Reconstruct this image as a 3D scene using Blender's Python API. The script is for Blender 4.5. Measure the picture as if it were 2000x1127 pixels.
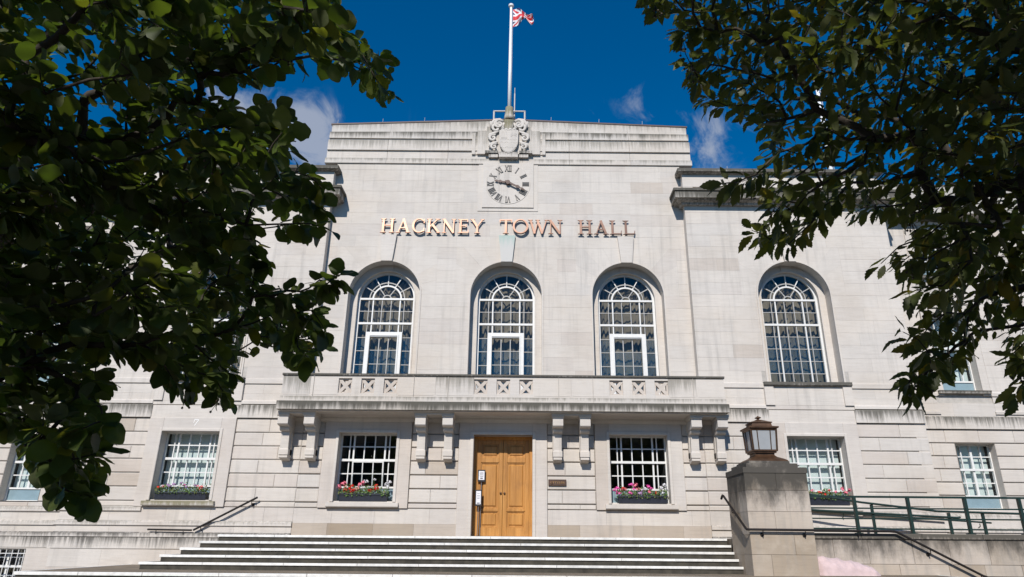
import bpy, math, random
from mathutils import Vector, Matrix
R = math.radians
random.seed(7)
for o in list(bpy.data.objects): bpy.data.objects.remove(o)
S = bpy.context.scene
COL = S.collection

CLOUDS = [((-.306, .801, .515), .10, .85), ((-.285, .795, .535), .06, .8), ((-.33, .79, .51), .09, .8), ((-.369, .75, .548), .10, .75), ((.165, .804, .571), .07, .42), ((.256, .808, .525), .09, .58), ((.29, .80, .525), .07, .42), ((.22, .81, .545), .07, .42), ((.087, .818, .568), .05, .32)]
# ------------------------------------------------------------------ camera
F, PITCH, ROLL = 1323.0, math.atan(491/1323.0), R(0.48)
cam = bpy.data.cameras.new('camera'); co = bpy.data.objects.new('camera', cam); COL.objects.link(co)
fw = Vector((0, math.cos(PITCH), math.sin(PITCH))); r0 = Vector((1, 0, 0)); u0 = r0.cross(fw)
rr = r0*math.cos(ROLL) + u0*math.sin(ROLL); uu = -r0*math.sin(ROLL) + u0*math.cos(ROLL)
mw = Matrix((rr, uu, -fw)).transposed().to_4x4(); mw.translation = Vector((0.515, -18.6, -0.08))
co.matrix_world = mw
cam.sensor_width = 36; cam.lens = 36*F/2000; cam.shift_x = -23/2000; cam.clip_start = 0.05; cam.clip_end = 2000
S.camera = co

# ------------------------------------------------------------------ sky, sun, exposure
SUN = Vector((0.22, 1.0, -0.80)).normalized()          # direction the light travels
EL = math.asin(-SUN.z); AZ = math.atan2(-SUN.x, -SUN.y)
W = bpy.data.worlds.new('World'); S.world = W; W.use_nodes = True
nt = W.node_tree; nt.nodes.clear()
def N(t, typ, **kw):
    n = t.nodes.new(typ)
    for k, v in kw.items(): setattr(n, k, v)
    return n
def L(t, a, b): t.links.new(a, b)
def inp(n, **kw):
    for k, v in kw.items(): n.inputs[k.replace('_', ' ')].default_value = v
    return n
sky = N(nt, 'ShaderNodeTexSky', sky_type='NISHITA', sun_disc=False, sun_elevation=EL, sun_rotation=AZ,
        altitude=300, air_density=1.0, dust_density=0.15, ozone_density=6.0)
hs = N(nt, 'ShaderNodeHueSaturation'); inp(hs, Saturation=1.42, Value=1.38, Hue=0.498)
L(nt, sky.outputs[0], hs.inputs['Color'])
tc = N(nt, 'ShaderNodeTexCoord')
nz = N(nt, 'ShaderNodeTexNoise', noise_dimensions='3D'); inp(nz, Scale=9.0, Detail=8.0, Roughness=0.62, Distortion=0.9)
L(nt, tc.outputs['Generated'], nz.inputs['Vector'])
nb = N(nt, 'ShaderNodeTexNoise'); inp(nb, Scale=1.7, Detail=2.0)
mpn = N(nt, 'ShaderNodeMapping'); mpn.inputs['Location'].default_value = (3.1, 1.7, 0.4)
L(nt, tc.outputs['Generated'], mpn.inputs[0]); L(nt, mpn.outputs[0], nb.inputs['Vector'])
def math_(t, op, a, b=None, clamp=False):
    n = N(t, 'ShaderNodeMath', operation=op, use_clamp=clamp)
    for i, v in enumerate((a, b)):
        if v is None: continue
        if hasattr(v, 'is_linked'): L(t, v, n.inputs[i])
        else: n.inputs[i].default_value = v
    return n.outputs[0]
def mrange(t, v, a, b, c=0.0, d=1.0, smooth=True):
    n = N(t, 'ShaderNodeMapRange'); n.interpolation_type = 'SMOOTHSTEP' if smooth else 'LINEAR'
    L(t, v, n.inputs[0])
    for i, x in enumerate((a, b, c, d)): n.inputs[i+1].default_value = x
    return n.outputs[0]
# small broken clouds drifting low over the roofs
acc = math_(nt, 'MULTIPLY', mrange(nt, nb.outputs[0], 0.60, 0.75), 0.5)
for (d, wid, amp) in CLOUDS:
    vd = N(nt, 'ShaderNodeVectorMath', operation='DISTANCE'); L(nt, tc.outputs['Generated'], vd.inputs[0])
    vd.inputs[1].default_value = Vector(d).normalized()
    acc = math_(nt, 'MAXIMUM', acc, mrange(nt, vd.outputs['Value'], wid, 0.0, 0.0, amp))
cl = math_(nt, 'ADD', acc, math_(nt, 'MULTIPLY', math_(nt, 'SUBTRACT', nz.outputs[0], 0.5), 3.4))
cl = math_(nt, 'MULTIPLY', mrange(nt, cl, 0.38, 1.10, 0.0, 0.72), mrange(nt, acc, 0.02, 0.45))
mx = N(nt, 'ShaderNodeMixRGB'); L(nt, cl, mx.inputs[0]); L(nt, hs.outputs[0], mx.inputs[1]); mx.inputs[2].default_value = (5.6, 6.1, 7.2, 1)
bg = N(nt, 'ShaderNodeBackground'); inp(bg, Strength=0.078); L(nt, mx.outputs[0], bg.inputs[0])
wo = N(nt, 'ShaderNodeOutputWorld'); L(nt, bg.outputs[0], wo.inputs[0])
sl = bpy.data.lights.new('sun', 'SUN'); sl.energy = 4.8; sl.angle = R(0.53); sl.color = (1.0, 0.95, 0.89)
so = bpy.data.objects.new('sun', sl); COL.objects.link(so); so.rotation_euler = SUN.to_track_quat('-Z', 'Y').to_euler(); so.location = (-10, -50, 45)
S.view_settings.view_transform = 'Standard'; S.view_settings.look = 'None'
S.view_settings.exposure = 0.0; S.view_settings.gamma = 1.0
S.render.engine = 'CYCLES'
S.cycles.transparent_max_bounces = 24; S.cycles.max_bounces = 8

# ------------------------------------------------------------------ object helpers
def tag(o, label=None, cat=None, group=None, kind=None):
    if label: o['label'] = label
    if cat: o['category'] = cat
    if group: o['group'] = group
    if kind: o['kind'] = kind
    return o
def empty(name, loc=(0, 0, 0)):
    o = bpy.data.objects.new(name, None); COL.objects.link(o); o.location = loc; o.empty_display_size = .2; return o
def put(o, parent):
    if parent is not None:
        o.parent = parent          # meshes are modelled in world space; only top-level Empties have a location
        o.matrix_parent_inverse = Matrix.Translation(-parent.location if parent.parent is None else Vector((0, 0, 0)))
    return o
class MB:
    def __init__(s): s.v = []; s.f = []; s.t = []; s.m = []
    def add(s, vs, fs, tint=0.0, mi=0):
        n = len(s.v); s.v += [tuple(p) for p in vs]
        for f in fs: s.f.append(tuple(i+n for i in f)); s.t.append(tint); s.m.append(mi)
        return s
    def box(s, x0, x1, y0, y1, z0, z1, tint=0.0, mi=0):
        return s.add([(x0,y0,z0),(x1,y0,z0),(x1,y1,z0),(x0,y1,z0),(x0,y0,z1),(x1,y0,z1),(x1,y1,z1),(x0,y1,z1)],
                     [(3,2,1,0),(4,5,6,7),(0,1,5,4),(1,2,6,5),(2,3,7,6),(3,0,4,7)], tint, mi)
    def cbox(s, x0, x1, y0, y1, z0, z1, c, tint=0.0):   # front face chamfered by c
        v = [(x0,y1,z0),(x1,y1,z0),(x1,y1,z1),(x0,y1,z1),(x0,y0+c,z0),(x1,y0+c,z0),(x1,y0+c,z1),(x0,y0+c,z1),
             (x0+c,y0,z0+c),(x1-c,y0,z0+c),(x1-c,y0,z1-c),(x0+c,y0,z1-c)]
        f = [(1,0,3,2)] + [(i,(i+1)%4,(i+1)%4+4,i+4) for i in range(4)] + [(i+4,(i+1)%4+4,(i+1)%4+8,i+8) for i in range(4)] + [(8,9,10,11)]
        return s.add(v, f, tint)
    def prism(s, poly, y0, y1, tint=0.0, mi=0):        # poly in x,z counter-clockwise seen from -y
        n = len(poly)
        v = [(p[0], y0, p[1]) for p in poly] + [(p[0], y1, p[1]) for p in poly]
        f = [tuple(range(n)), tuple(range(2*n-1, n-1, -1))] + [((i+1) % n, i, i+n, (i+1) % n+n) for i in range(n)]
        return s.add(v, f, tint, mi)
    def xprism(s, poly, x0, x1, tint=0.0):             # poly in y,z extruded along x
        n = len(poly)
        v = [(x0, p[0], p[1]) for p in poly] + [(x1, p[0], p[1]) for p in poly]
        f = [tuple(range(n)), tuple(range(2*n-1, n-1, -1))] + [((i+1) % n, i, i+n, (i+1) % n+n) for i in range(n)]
        return s.add(v, f, tint)
    def tube(s, pts, rad, n=8, mi=0, cap=True):
        pts = [Vector(p) for p in pts]; k = len(pts)
        if not hasattr(rad, '__len__'): rad = [rad]*k
        base = len(s.v); up = None
        for i, p in enumerate(pts):
            d = (pts[min(i+1, k-1)] - pts[max(i-1, 0)])
            if d.length < 1e-9: d = Vector((0, 0, 1))
            d.normalize()
            if up is None:
                up = Vector((0, 0, 1)) if abs(d.z) < .9 else Vector((1, 0, 0))
            a = (up - d*up.dot(d))
            if a.length < 1e-6: a = d.orthogonal()
            a.normalize(); up = a; b = d.cross(a)
            for j in range(n):
                q = 2*math.pi*j/n
                s.v.append(tuple(p + (a*math.cos(q) + b*math.sin(q))*rad[i]))
        for i in range(k-1):
            for j in range(n):
                s.f.append((base+i*n+j, base+i*n+(j+1) % n, base+(i+1)*n+(j+1) % n, base+(i+1)*n+j)); s.t.append(0.0); s.m.append(mi)
        if cap:
            s.f.append(tuple(base+j for j in range(n-1, -1, -1))); s.f.append(tuple(base+(k-1)*n+j for j in range(n)))
            s.t += [0.0, 0.0]; s.m += [mi, mi]
        return s
    def lathe(s, prof, c=(0, 0, 0), n=24, sq=None):     # prof list of (r, z); sq=4 makes square section
        n = sq or n; off = math.pi/4 if sq == 4 else 0; k = 1.41421356 if sq == 4 else 1
        base = len(s.v)
        for r, z in prof:
            for j in range(n):
                q = 2*math.pi*j/n + off
                s.v.append((c[0]+r*k*math.cos(q), c[1]+r*k*math.sin(q), c[2]+z))
        for i in range(len(prof)-1):
            for j in range(n):
                s.f.append((base+i*n+j, base+i*n+(j+1) % n, base+(i+1)*n+(j+1) % n, base+(i+1)*n+j)); s.t.append(0.0); s.m.append(0)
        s.f.append(tuple(base+j for j in range(n-1, -1, -1))); s.f.append(tuple(base+(len(prof)-1)*n+j for j in range(n)))
        s.t += [0.0, 0.0]; s.m += [0, 0]
        return s
    def sweep(s, path, prof, tint=0.0, cap=True):       # path (x,y) left to right along the front, prof (outward, z) closed polygon
        P = [Vector(p) for p in path]; k = len(P); m = len(prof); base = len(s.v)
        def nrm(a, b):
            d = (b-a).normalized(); return Vector((d.y, -d.x))
        for i in range(k):
            ns = []
            if i > 0: ns.append(nrm(P[i-1], P[i]))
            if i < k-1: ns.append(nrm(P[i], P[i+1]))
            o = ns[0] if len(ns) == 1 else (ns[0]+ns[1])/(1+ns[0].dot(ns[1]))
            for (q, z) in prof: s.v.append((P[i].x+o.x*q, P[i].y+o.y*q, z))
        for i in range(k-1):
            for j in range(m):
                s.f.append((base+i*m+j, base+i*m+(j+1) % m, base+(i+1)*m+(j+1) % m, base+(i+1)*m+j)); s.t.append(tint); s.m.append(0)
        if cap:
            s.f.append(tuple(base+j for j in range(m-1, -1, -1))); s.f.append(tuple(base+(k-1)*m+j for j in range(m))); s.t += [tint]*2; s.m += [0]*2
        return s
    def shift(s, dz, ky=1.0): s.v = [(p[0], p[1]*ky, p[2]+dz) for p in s.v]; return s
    def build(s, name, mats, parent=None, smooth=False, tint=True):
        me = bpy.data.meshes.new(name); me.from_pydata(s.v, [], s.f)
        for m in (mats if isinstance(mats, (list, tuple)) else [mats]): me.materials.append(m)
        if any(s.m): me.polygons.foreach_set('material_index', s.m)
        if tint and any(s.t):
            a = me.attributes.new('tint', 'FLOAT', 'FACE'); a.data.foreach_set('value', s.t)
        if smooth: me.polygons.foreach_set('use_smooth', [True]*len(s.f))
        me.update()
        o = bpy.data.objects.new(name, me); COL.objects.link(o)
        return put(o, parent)

# ------------------------------------------------------------------ materials
def newmat(name):
    m = bpy.data.materials.new(name); m.use_nodes = True; t = m.node_tree; t.nodes.clear()
    out = N(t, 'ShaderNodeOutputMaterial'); b = N(t, 'ShaderNodeBsdfPrincipled'); L(t, b.outputs[0], out.inputs[0])
    return m, t, b, out
def pos(t, scale=(1, 1, 1)):
    g = N(t, 'ShaderNodeNewGeometry'); mp = N(t, 'ShaderNodeMapping'); mp.inputs['Scale'].default_value = scale
    L(t, g.outputs['Position'], mp.inputs[0]); return mp.outputs[0]
def noise(t, vec, scale=1.0, detail=5.0, rough=0.55):
    n = N(t, 'ShaderNodeTexNoise'); inp(n, Scale=scale, Detail=detail, Roughness=rough); L(t, vec, n.inputs['Vector']); return n.outputs[0]
def mix(t, fac, a, b, blend='MIX'):
    n = N(t, 'ShaderNodeMixRGB', blend_type=blend)
    for i, v in enumerate((fac, a, b)):
        if hasattr(v, 'is_linked'): L(t, v, n.inputs[i])
        elif i == 0: n.inputs[0].default_value = v
        else: n.inputs[i].default_value = (*v, 1) if len(v) == 3 else v
    return n.outputs[0]
def bump(t, b, h, strength=0.2, dist=0.01):
    n = N(t, 'ShaderNodeBump'); inp(n, Strength=strength, Distance=dist); L(t, h, n.inputs['Height']); L(t, n.outputs[0], b.inputs['Normal'])
def ramp(t, v, stops):
    n = N(t, 'ShaderNodeValToRGB'); L(t, v, n.inputs[0]); e = n.color_ramp.elements
    while len(e) > 1: e.remove(e[-1])
    e[0].position = stops[0][0]; e[0].color = (*stops[0][1], 1)
    for p, c in stops[1:]:
        q = e.new(p); q.color = (*c, 1)
    return n.outputs[0]
def stone(name, streak=0.0, soot=(0.055, 0.052, 0.045), green=0.0, ledge=True, dirt=0.55, sootz=None, gain=1.0, thr=(1.0, 1.42)):
    m, t, b, out = newmat(name)
    at = N(t, 'ShaderNodeAttribute', attribute_name='tint')
    col = ramp(t, math_(t, 'MULTIPLY', at.outputs['Fac'], 0.5), [(p, tuple(x*gain for x in c)) for p, c in [(0.0, (.612, .568, .516)), (.12, (.600, .550, .492)), (.22, (.575, .538, .494)), (.34, (.575, .520, .468)),
               (.55, (.46, .395, .325)), (.75, (.34, .275, .205)), (1.0, (.215, .17, .125))]])
    blot = noise(t, pos(t, (1, 1, 1)), 0.9, 6, .6)
    col = mix(t, 1.0, col, ramp(t, blot, [(.3, (.90, .895, .89)), (.55, (1, 1, 1)), (.75, (1.04, 1.035, 1.03))]), 'MULTIPLY')
    wide = noise(t, pos(t, (.28, .28, .45)), 1.0, 4, .6)
    col = mix(t, mrange(t, wide, .45, .72, 0, .40), col, mix(t, 1.0, col, (.90, .835, .755), 'MULTIPLY'))
    bed = noise(t, pos(t, (2.2, 2.2, 26)), 1.0, 4, .65)
    col = mix(t, 1.0, col, ramp(t, bed, [(.32, (.93, .925, .92)), (.5, (1, 1, 1)), (.72, (1.03, 1.03, 1.03))]), 'MULTIPLY')
    run = noise(t, pos(t, (7, 7, .45)), 1.0, 5, .6)
    patch = noise(t, pos(t, (.55, .55, .35)), 1.0, 4, .6)
    d1 = math_(t, 'MULTIPLY', mrange(t, run, .44, .74), math_(t, 'MULTIPLY', mrange(t, patch, .40, .66, .25, 1.5), dirt))
    col = mix(t, d1, col, mix(t, .5, col, (.27, .255, .235)))
    fine = noise(t, pos(t, (1, 1, 1)), 60, 3, .6)
    col = mix(t, 1.0, col, ramp(t, fine, [(.3, (.95, .95, .95)), (.7, (1.03, 1.03, 1.03))]), 'MULTIPLY')
    if streak > 0:
        tcn = N(t, 'ShaderNodeTexCoord'); sx = N(t, 'ShaderNodeSeparateXYZ'); L(t, tcn.outputs['Generated'], sx.inputs[0])
        v = pos(t, (15, 15, .7)); s1 = noise(t, v, 1.0, 6, .72)
        big = noise(t, pos(t, (.9, .9, .9)), 1.0, 3, .5)
        h = math_(t, 'ADD', math_(t, 'MULTIPLY', s1, 1.1), math_(t, 'ADD', math_(t, 'MULTIPLY', sx.outputs[2], .42), math_(t, 'MULTIPLY', big, .7)))
        fac = mrange(t, h, thr[0], thr[1], 0, streak)
        col = mix(t, fac, col, mix(t, green, soot, (.16, .15, .07)))
    if sootz:
        sz = N(t, 'ShaderNodeSeparateXYZ'); g = N(t, 'ShaderNodeNewGeometry'); L(t, g.outputs['Position'], sz.inputs[0])
        n1 = noise(t, pos(t, (3.0, 3.0, 1.2)), 1.0, 7, .68)
        h = math_(t, 'ADD', mrange(t, sz.outputs[2], sootz[0], sootz[1], 0, 1, False), math_(t, 'MULTIPLY', math_(t, 'SUBTRACT', n1, .5), 1.5))
        col = mix(t, mrange(t, h, .25, .95, 0, sootz[2]), col, (.06, .055, .047))
        n2 = noise(t, pos(t, (2.3, 2.3, 2.3)), 1.0, 6, .6)
        col = mix(t, mrange(t, n2, .5, .75, 0, .55), col, mix(t, .5, col, (.62, .55, .46)))
    L(t, col, b.inputs['Base Color']); inp(b, Roughness=0.88); b.inputs['Specular IOR Level'].default_value = .25
    bump(t, b, math_(t, 'ADD', fine, math_(t, 'MULTIPLY', bed, .6)), .25, .006)
    return m
def plain(name, col, rough=.6, metal=0.0, var=.12, sc=6.0, spec=.5, bmp=0.0, ovar=0.0):
    m, t, b, out = newmat(name)
    n = noise(t, pos(t, (1, 1, 1)), sc, 5, .6)
    c = mix(t, 1.0, col, ramp(t, n, [(.3, (1-var,)*3), (.7, (1+var,)*3)]), 'MULTIPLY')
    if ovar:
        oi = N(t, 'ShaderNodeObjectInfo'); c = mix(t, 1.0, c, ramp(t, oi.outputs['Random'], [(0, (1-ovar,)*3), (1, (1+ovar*.4,)*3)]), 'MULTIPLY')
    L(t, c, b.inputs['Base Color']); inp(b, Roughness=rough, Metallic=metal); b.inputs['Specular IOR Level'].default_value = spec
    if bmp: bump(t, b, noise(t, pos(t), sc*8, 3), bmp, .004)
    return m
M = {}
M['stone'] = stone('portland_stone')
M['trim'] = stone('dressed_stone', dirt=.35)
M['weather'] = stone('weathered_stone', streak=.92, dirt=.8, green=.08, thr=(.62, 1.22))
M['cap'] = stone('sooty_coping_stone', streak=.9, dirt=.9, green=.06, thr=(.52, 1.05))
M['stain'] = stone('streaked_stone', streak=.85, dirt=.7, green=.1, thr=(.92, 1.36))
M['lightstain'] = stone('lightly_streaked_stone', streak=.55, dirt=.55, green=.25)
M['lichen'] = stone('lichen_stone', streak=.8, soot=(.17, .145, .055), green=.5, thr=(.7, 1.2))
M['pier'] = stone('sooted_stone', dirt=.9, sootz=(0.05, 1.25, .95))
M['ramp'] = stone('ramp_wall_stone', dirt=.9, sootz=(-.75, .18, .92))
M['basement'] = stone('basement_stone', streak=.85, dirt=.9, thr=(.86, 1.32))
M['mortar'] = plain('mortar', (.44, .41, .37), .95, var=.15)
M['carve'] = stone('carved_stone', dirt=.75)
M['white'] = plain('white_painted_wood', (.70, .695, .67), .45, var=.05, sc=9)
M['thinbar'] = plain('grey_white_glazing_bar', (.42, .41, .39), .5, var=.1, sc=9)
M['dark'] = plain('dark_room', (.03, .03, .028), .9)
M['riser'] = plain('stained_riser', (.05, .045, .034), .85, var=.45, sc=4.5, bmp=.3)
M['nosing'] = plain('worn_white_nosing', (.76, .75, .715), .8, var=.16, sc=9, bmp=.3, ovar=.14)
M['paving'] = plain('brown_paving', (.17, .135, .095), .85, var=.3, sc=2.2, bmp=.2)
M['square'] = plain('square_paving', (.085, .078, .07), .85, var=.25, sc=1.3)
M['coping'] = plain('brown_lead_coping', (.085, .05, .04), .6, var=.2)
M['bronze'] = plain('brown_bronze', (.115, .062, .034), .42, metal=.6, var=.35, sc=9)
M['letter'] = plain('letter_bronze', (.25, .148, .105), .32, metal=.85, var=.25, sc=2.5)
M['hand'] = plain('clock_hand_copper', (.075, .04, .028), .55, metal=.1, var=.3, sc=12)
M['numeral'] = plain('dark_numeral', (.055, .05, .046), .5, var=.2)
M['rail'] = plain('black_brown_rail', (.016, .013, .012), .6, var=.2, spec=.25)
M['green'] = plain('dark_green_paint', (.012, .030, .024), .42, var=.25, sc=8)
M['polewhite'] = plain('white_pole', (.82, .82, .82), .35, var=.04)
M['planter'] = plain('navy_plastic', (.018, .021, .032), .5, var=.3, sc=20)
M['panelblue'] = plain('grey_blue_panel', (.20, .29, .33), .5, var=.08)
M['blind'] = plain('pale_roller_blind', (.62, .69, .67), .85, var=.05, sc=2)
M['black'] = plain('black_metal', (.02, .019, .02), .45)
M['paper'] = plain('white_paper', (.74, .74, .78), .6, var=.03)
M['inkgrey'] = plain('ink', (.08, .08, .09), .7)
M['chrome'] = plain('steel_tube', (.45, .42, .40), .35, metal=.8)
M['red'] = plain('flag_red', (.62, .045, .05), .75, var=.08)
M['blue'] = plain('flag_blue', (.012, .018, .10), .75, var=.08)
M['flagwhite'] = plain('flag_white', (.80, .80, .82), .75, var=.04)
M['gold'] = plain('gold_mark', (.75, .45, .18), .35, metal=.6)
M['chalk'] = plain('chalk', (.85, .85, .83), .9)
def wood():
    m, t, b, out = newmat('golden_oak')
    g = noise(t, pos(t, (22, 22, 1.1)), 1.0, 5, .6); k = noise(t, pos(t, (3, 3, .8)), 1.3, 4, .55)
    c = ramp(t, g, [(.28, (.35, .155, .032)), (.5, (.46, .215, .05)), (.74, (.56, .285, .085))])
    c = mix(t, 1.0, c, ramp(t, k, [(.3, (.84, .80, .74)), (.68, (1.10, 1.10, 1.08))]), 'MULTIPLY')
    L(t, c, b.inputs['Base Color']); w2 = noise(t, pos(t, (2.5, 2.5, 2.0)), 1.0, 6, .65); c = mix(t, mrange(t, w2, .52, .72, 0, .4), c, (.26, .12, .035)); L(t, c, b.inputs['Base Color']); inp(b, Roughness=.45); bump(t, b, g, .15, .003); return m
M['brick'] = plain('london_stock_brick', (.16, .115, .075), .9, var=.3, sc=3)
M['slate'] = plain('slate', (.05, .05, .055), .7, var=.2)
M['oak'] = wood()
def glass(name, ior=1.6, tr=(.93, .945, .945), fros=0.0):
    m, t, b, out = newmat(name); t.nodes.remove(b)
    fr = N(t, 'ShaderNodeFresnel'); inp(fr, IOR=ior); ge = N(t, 'ShaderNodeNewGeometry')
    fac = math_(t, 'MULTIPLY', fr.outputs[0], math_(t, 'SUBTRACT', 1.0, ge.outputs['Backfacing']))
    g = N(t, 'ShaderNodeBsdfGlossy'); inp(g, Roughness=fros); tr_ = N(t, 'ShaderNodeBsdfTransparent'); tr_.inputs[0].default_value = (*tr, 1)
    mm = N(t, 'ShaderNodeMixShader'); L(t, fac, mm.inputs[0]); L(t, tr_.outputs[0], mm.inputs[1]); L(t, g.outputs[0], mm.inputs[2]); L(t, mm.outputs[0], out.inputs[0])
    return m
M['glass'] = glass('window_glass')
M['lampglass'] = plain('frosted_lamp_glass', (.33, .345, .355), .2, var=.08, sc=3)
def cloth(name, col, var=.1, sc=5):
    m, t, b, out = newmat(name)
    n = noise(t, pos(t), sc, 5, .6); c = mix(t, 1.0, col, ramp(t, n, [(.3, (1-var,)*3), (.7, (1+var,)*3)]), 'MULTIPLY')
    L(t, c, b.inputs['Base Color']); inp(b, Roughness=.95); b.inputs['Sheen Weight'].default_value = .2; bump(t, b, noise(t, pos(t), 220, 2), .2, .002); return m
M['drape'] = cloth('beige_drape', (.20, .165, .115), .25, 2)
M['duvet'] = cloth('pink_cotton', (.56, .43, .425), .10, 9)
# ------------------------------------------------------------------ ground, landings
HW, PW, FW_ = 5.36, 11.36, 17.0          # half width of centre bay, pavilion end, far wing end
YC, YP, YF = 0.0, -0.25, 0.65            # wall planes: centre upper, pavilions, far wings
YG = -0.246                              # ground floor of the centre bay
tag(MB().box(-60, 60, -90, 1.2, -1.9, -1.60).build('square_pavement', M['square']), kind='structure')
TH = empty('town_hall', (0, 0, 0))
tag(TH, 'large pale stone town hall with clock, bronze lettering, arched windows and balcony', 'building')
STN = []
def add_stone(mb, cx, cz, area):
    STN.append((mb, cx, cz, area))
def tnt(base=0.0):
    q = random.random()
    v = random.uniform(0, .14) if q < .52 else random.uniform(.14, .40) if q < .80 else random.uniform(.40, .62) if q < .95 else random.uniform(.62, .85)
    return base + v
def ashlar(x0, x1, zs, Y, holes=(), gap=.0028, ln=(0.85, 1.6), ch=.0012, depth=.10, tf=tnt, vgap=None, jit=.0012):
    vg = gap if vgap is None else vgap
    for i in range(len(zs)-1):
        za, zb = zs[i], zs[i+1]
        free = [(x0, x1)]
        for (a, b, c, d) in holes:
            if d <= za+.01 or c >= zb-.01: continue
            nf = []
            for (p, q) in free:
                if b <= p or a >= q: nf.append((p, q)); continue
                if a > p+.02: nf.append((p, a))
                if b < q-.02: nf.append((b, q))
            free = nf
        for (p, q) in free:
            x = p; first = True
            while x < q-.01:
                l = random.uniform(*ln)*(.55 if first and i % 2 else 1); first = False
                e = x+l
                if q-e < .35: e = q
                e = min(e, q)
                yy = Y+random.uniform(-jit, jit)
                mb = MB().cbox(x+vg/2, e-vg/2, yy, yy+depth, za+gap/2, zb-gap/2, ch, tf())
                add_stone(mb, (x+e)/2, (za+zb)/2, (e-x)*(zb-za)); x = e
def voussoirs(cx, cz, r, w, h, Y, depth=.10, n=11, gap=.006):
    # wedge stones filling the rectangle cx-w..cx+w, cz..cz+h round an arch of radius r
    def edge(a):
        c, s = math.cos(a), math.sin(a)
        k = min(w/abs(c) if abs(c) > 1e-6 else 1e9, h/s if s > 1e-6 else 1e9); return (cx+c*k, cz+s*k)
    corner = [math.atan2(h, w), math.pi-math.atan2(h, w)]
    for i in range(n):
        a0, a1 = math.pi*i/n+.0006, math.pi*(i+1)/n-.0006
        arc = [(cx+r*math.cos(a0+(a1-a0)*j/5), cz+r*math.sin(a0+(a1-a0)*j/5)) for j in range(6)]
        outer = [edge(a1)] + [edge(c) for c in reversed(corner) if a0 < c < a1] + [edge(a0)]
        y = Y+random.uniform(-.002, .002)
        poly = arc[::-1] + outer[::-1]
        poly = poly[::-1]
        # orientation: counter-clockwise seen from -y (x right, z up)
        A = sum(poly[k][0]*poly[(k+1) % len(poly)][1]-poly[(k+1) % len(poly)][0]*poly[k][1] for k in range(len(poly)))
        if A < 0: poly = poly[::-1]
        mb = MB().prism(poly, y, y+depth, tnt()*.7)
        add_stone(mb, cx, cz+h*.6, .4)
def core(x0, x1, z0, z1, Y, holes, name, dp=.03):
    mb = MB(); xs = sorted({x0, x1, *[v for h in holes for v in h[:2] if x0 < v < x1]})
    for a, b in zip(xs, xs[1:]):
        m = (a+b)/2; cuts = sorted([(max(h[2], z0), min(h[3], z1)) for h in holes if h[0] < m < h[1]])
        z = z0
        for c, d in cuts:
            if c > z: mb.box(a, b, Y+dp, Y+.45, z, c)
            z = max(z, d)
        if z < z1: mb.box(a, b, Y+dp, Y+.45, z, z1)
    return mb.build(name, M['mortar'], TH)
AX, AZC, AR = 3.56, 6.62, 1.05           # arched windows: spacing, springing, recess radius
PX, PZC = 8.31, 6.60                     # pavilion arched windows
GX, GW, GZ0, GZ1 = 3.60, .78, .82, 2.58  # ground floor windows of the centre
QX = 8.33                                # ground floor windows of the pavilions
FXc, FWd = 13.17, .56                    # far wing windows
RUST = [.65, .79, 1.145, 1.495, 1.85, 2.20, 2.555, 2.93]

# ---- centre bay
zs = [3.245] + [AZC-.375*k for k in range(8, -1, -1)] + [AZC+.375*k for k in range(1, 12)] + [10.96]
holes = []
for cx in (-AX, 0, AX):
    holes += [(cx-AR, cx+AR, 3.0, AZC), (cx-1.5, cx+1.5, AZC, AZC+1.5)]
    voussoirs(cx, AZC, AR, 1.5, 1.5, YC)
ashlar(-HW, HW, zs, YC, holes)
core(-HW, HW, 3.2, 10.96, YC, [(cx-AR, cx+AR, 3.0, AZC+AR+.02) for cx in (-AX, 0, AX)], 'wall', .004)
gh = [(-1.17, 1.17, -.1, 3.1)] + [(s*GX-1.17, s*GX+1.17, .62, 3.1) for s in (-1, 1)]
ashlar(-HW, HW, RUST+[3.06], YG, gh, gap=.032, vgap=.004, ln=(.7, 1.2), ch=.012, tf=lambda: tnt()*1.1+.10)
ashlar(-HW, HW, [.28, .65], YG, [(-1.17, 1.17, -.1, 3)], ln=(.9, 1.6), tf=lambda: random.choice([.1, .3, .55, .8, 1.0, .9]))
ashlar(-HW, HW, [-.03, .28], YG-.02, [(-.79, .79, -.1, 3)], ln=(.9, 1.5), tf=lambda: random.uniform(.95, 1.55))
core(-HW, HW, -.05, 3.06, YG+.02, [(-.80, .80, -.1, 2.55)] + [(s*GX-GW, s*GX+GW, GZ0, GZ1) for s in (-1, 1)], 'wall')

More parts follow.
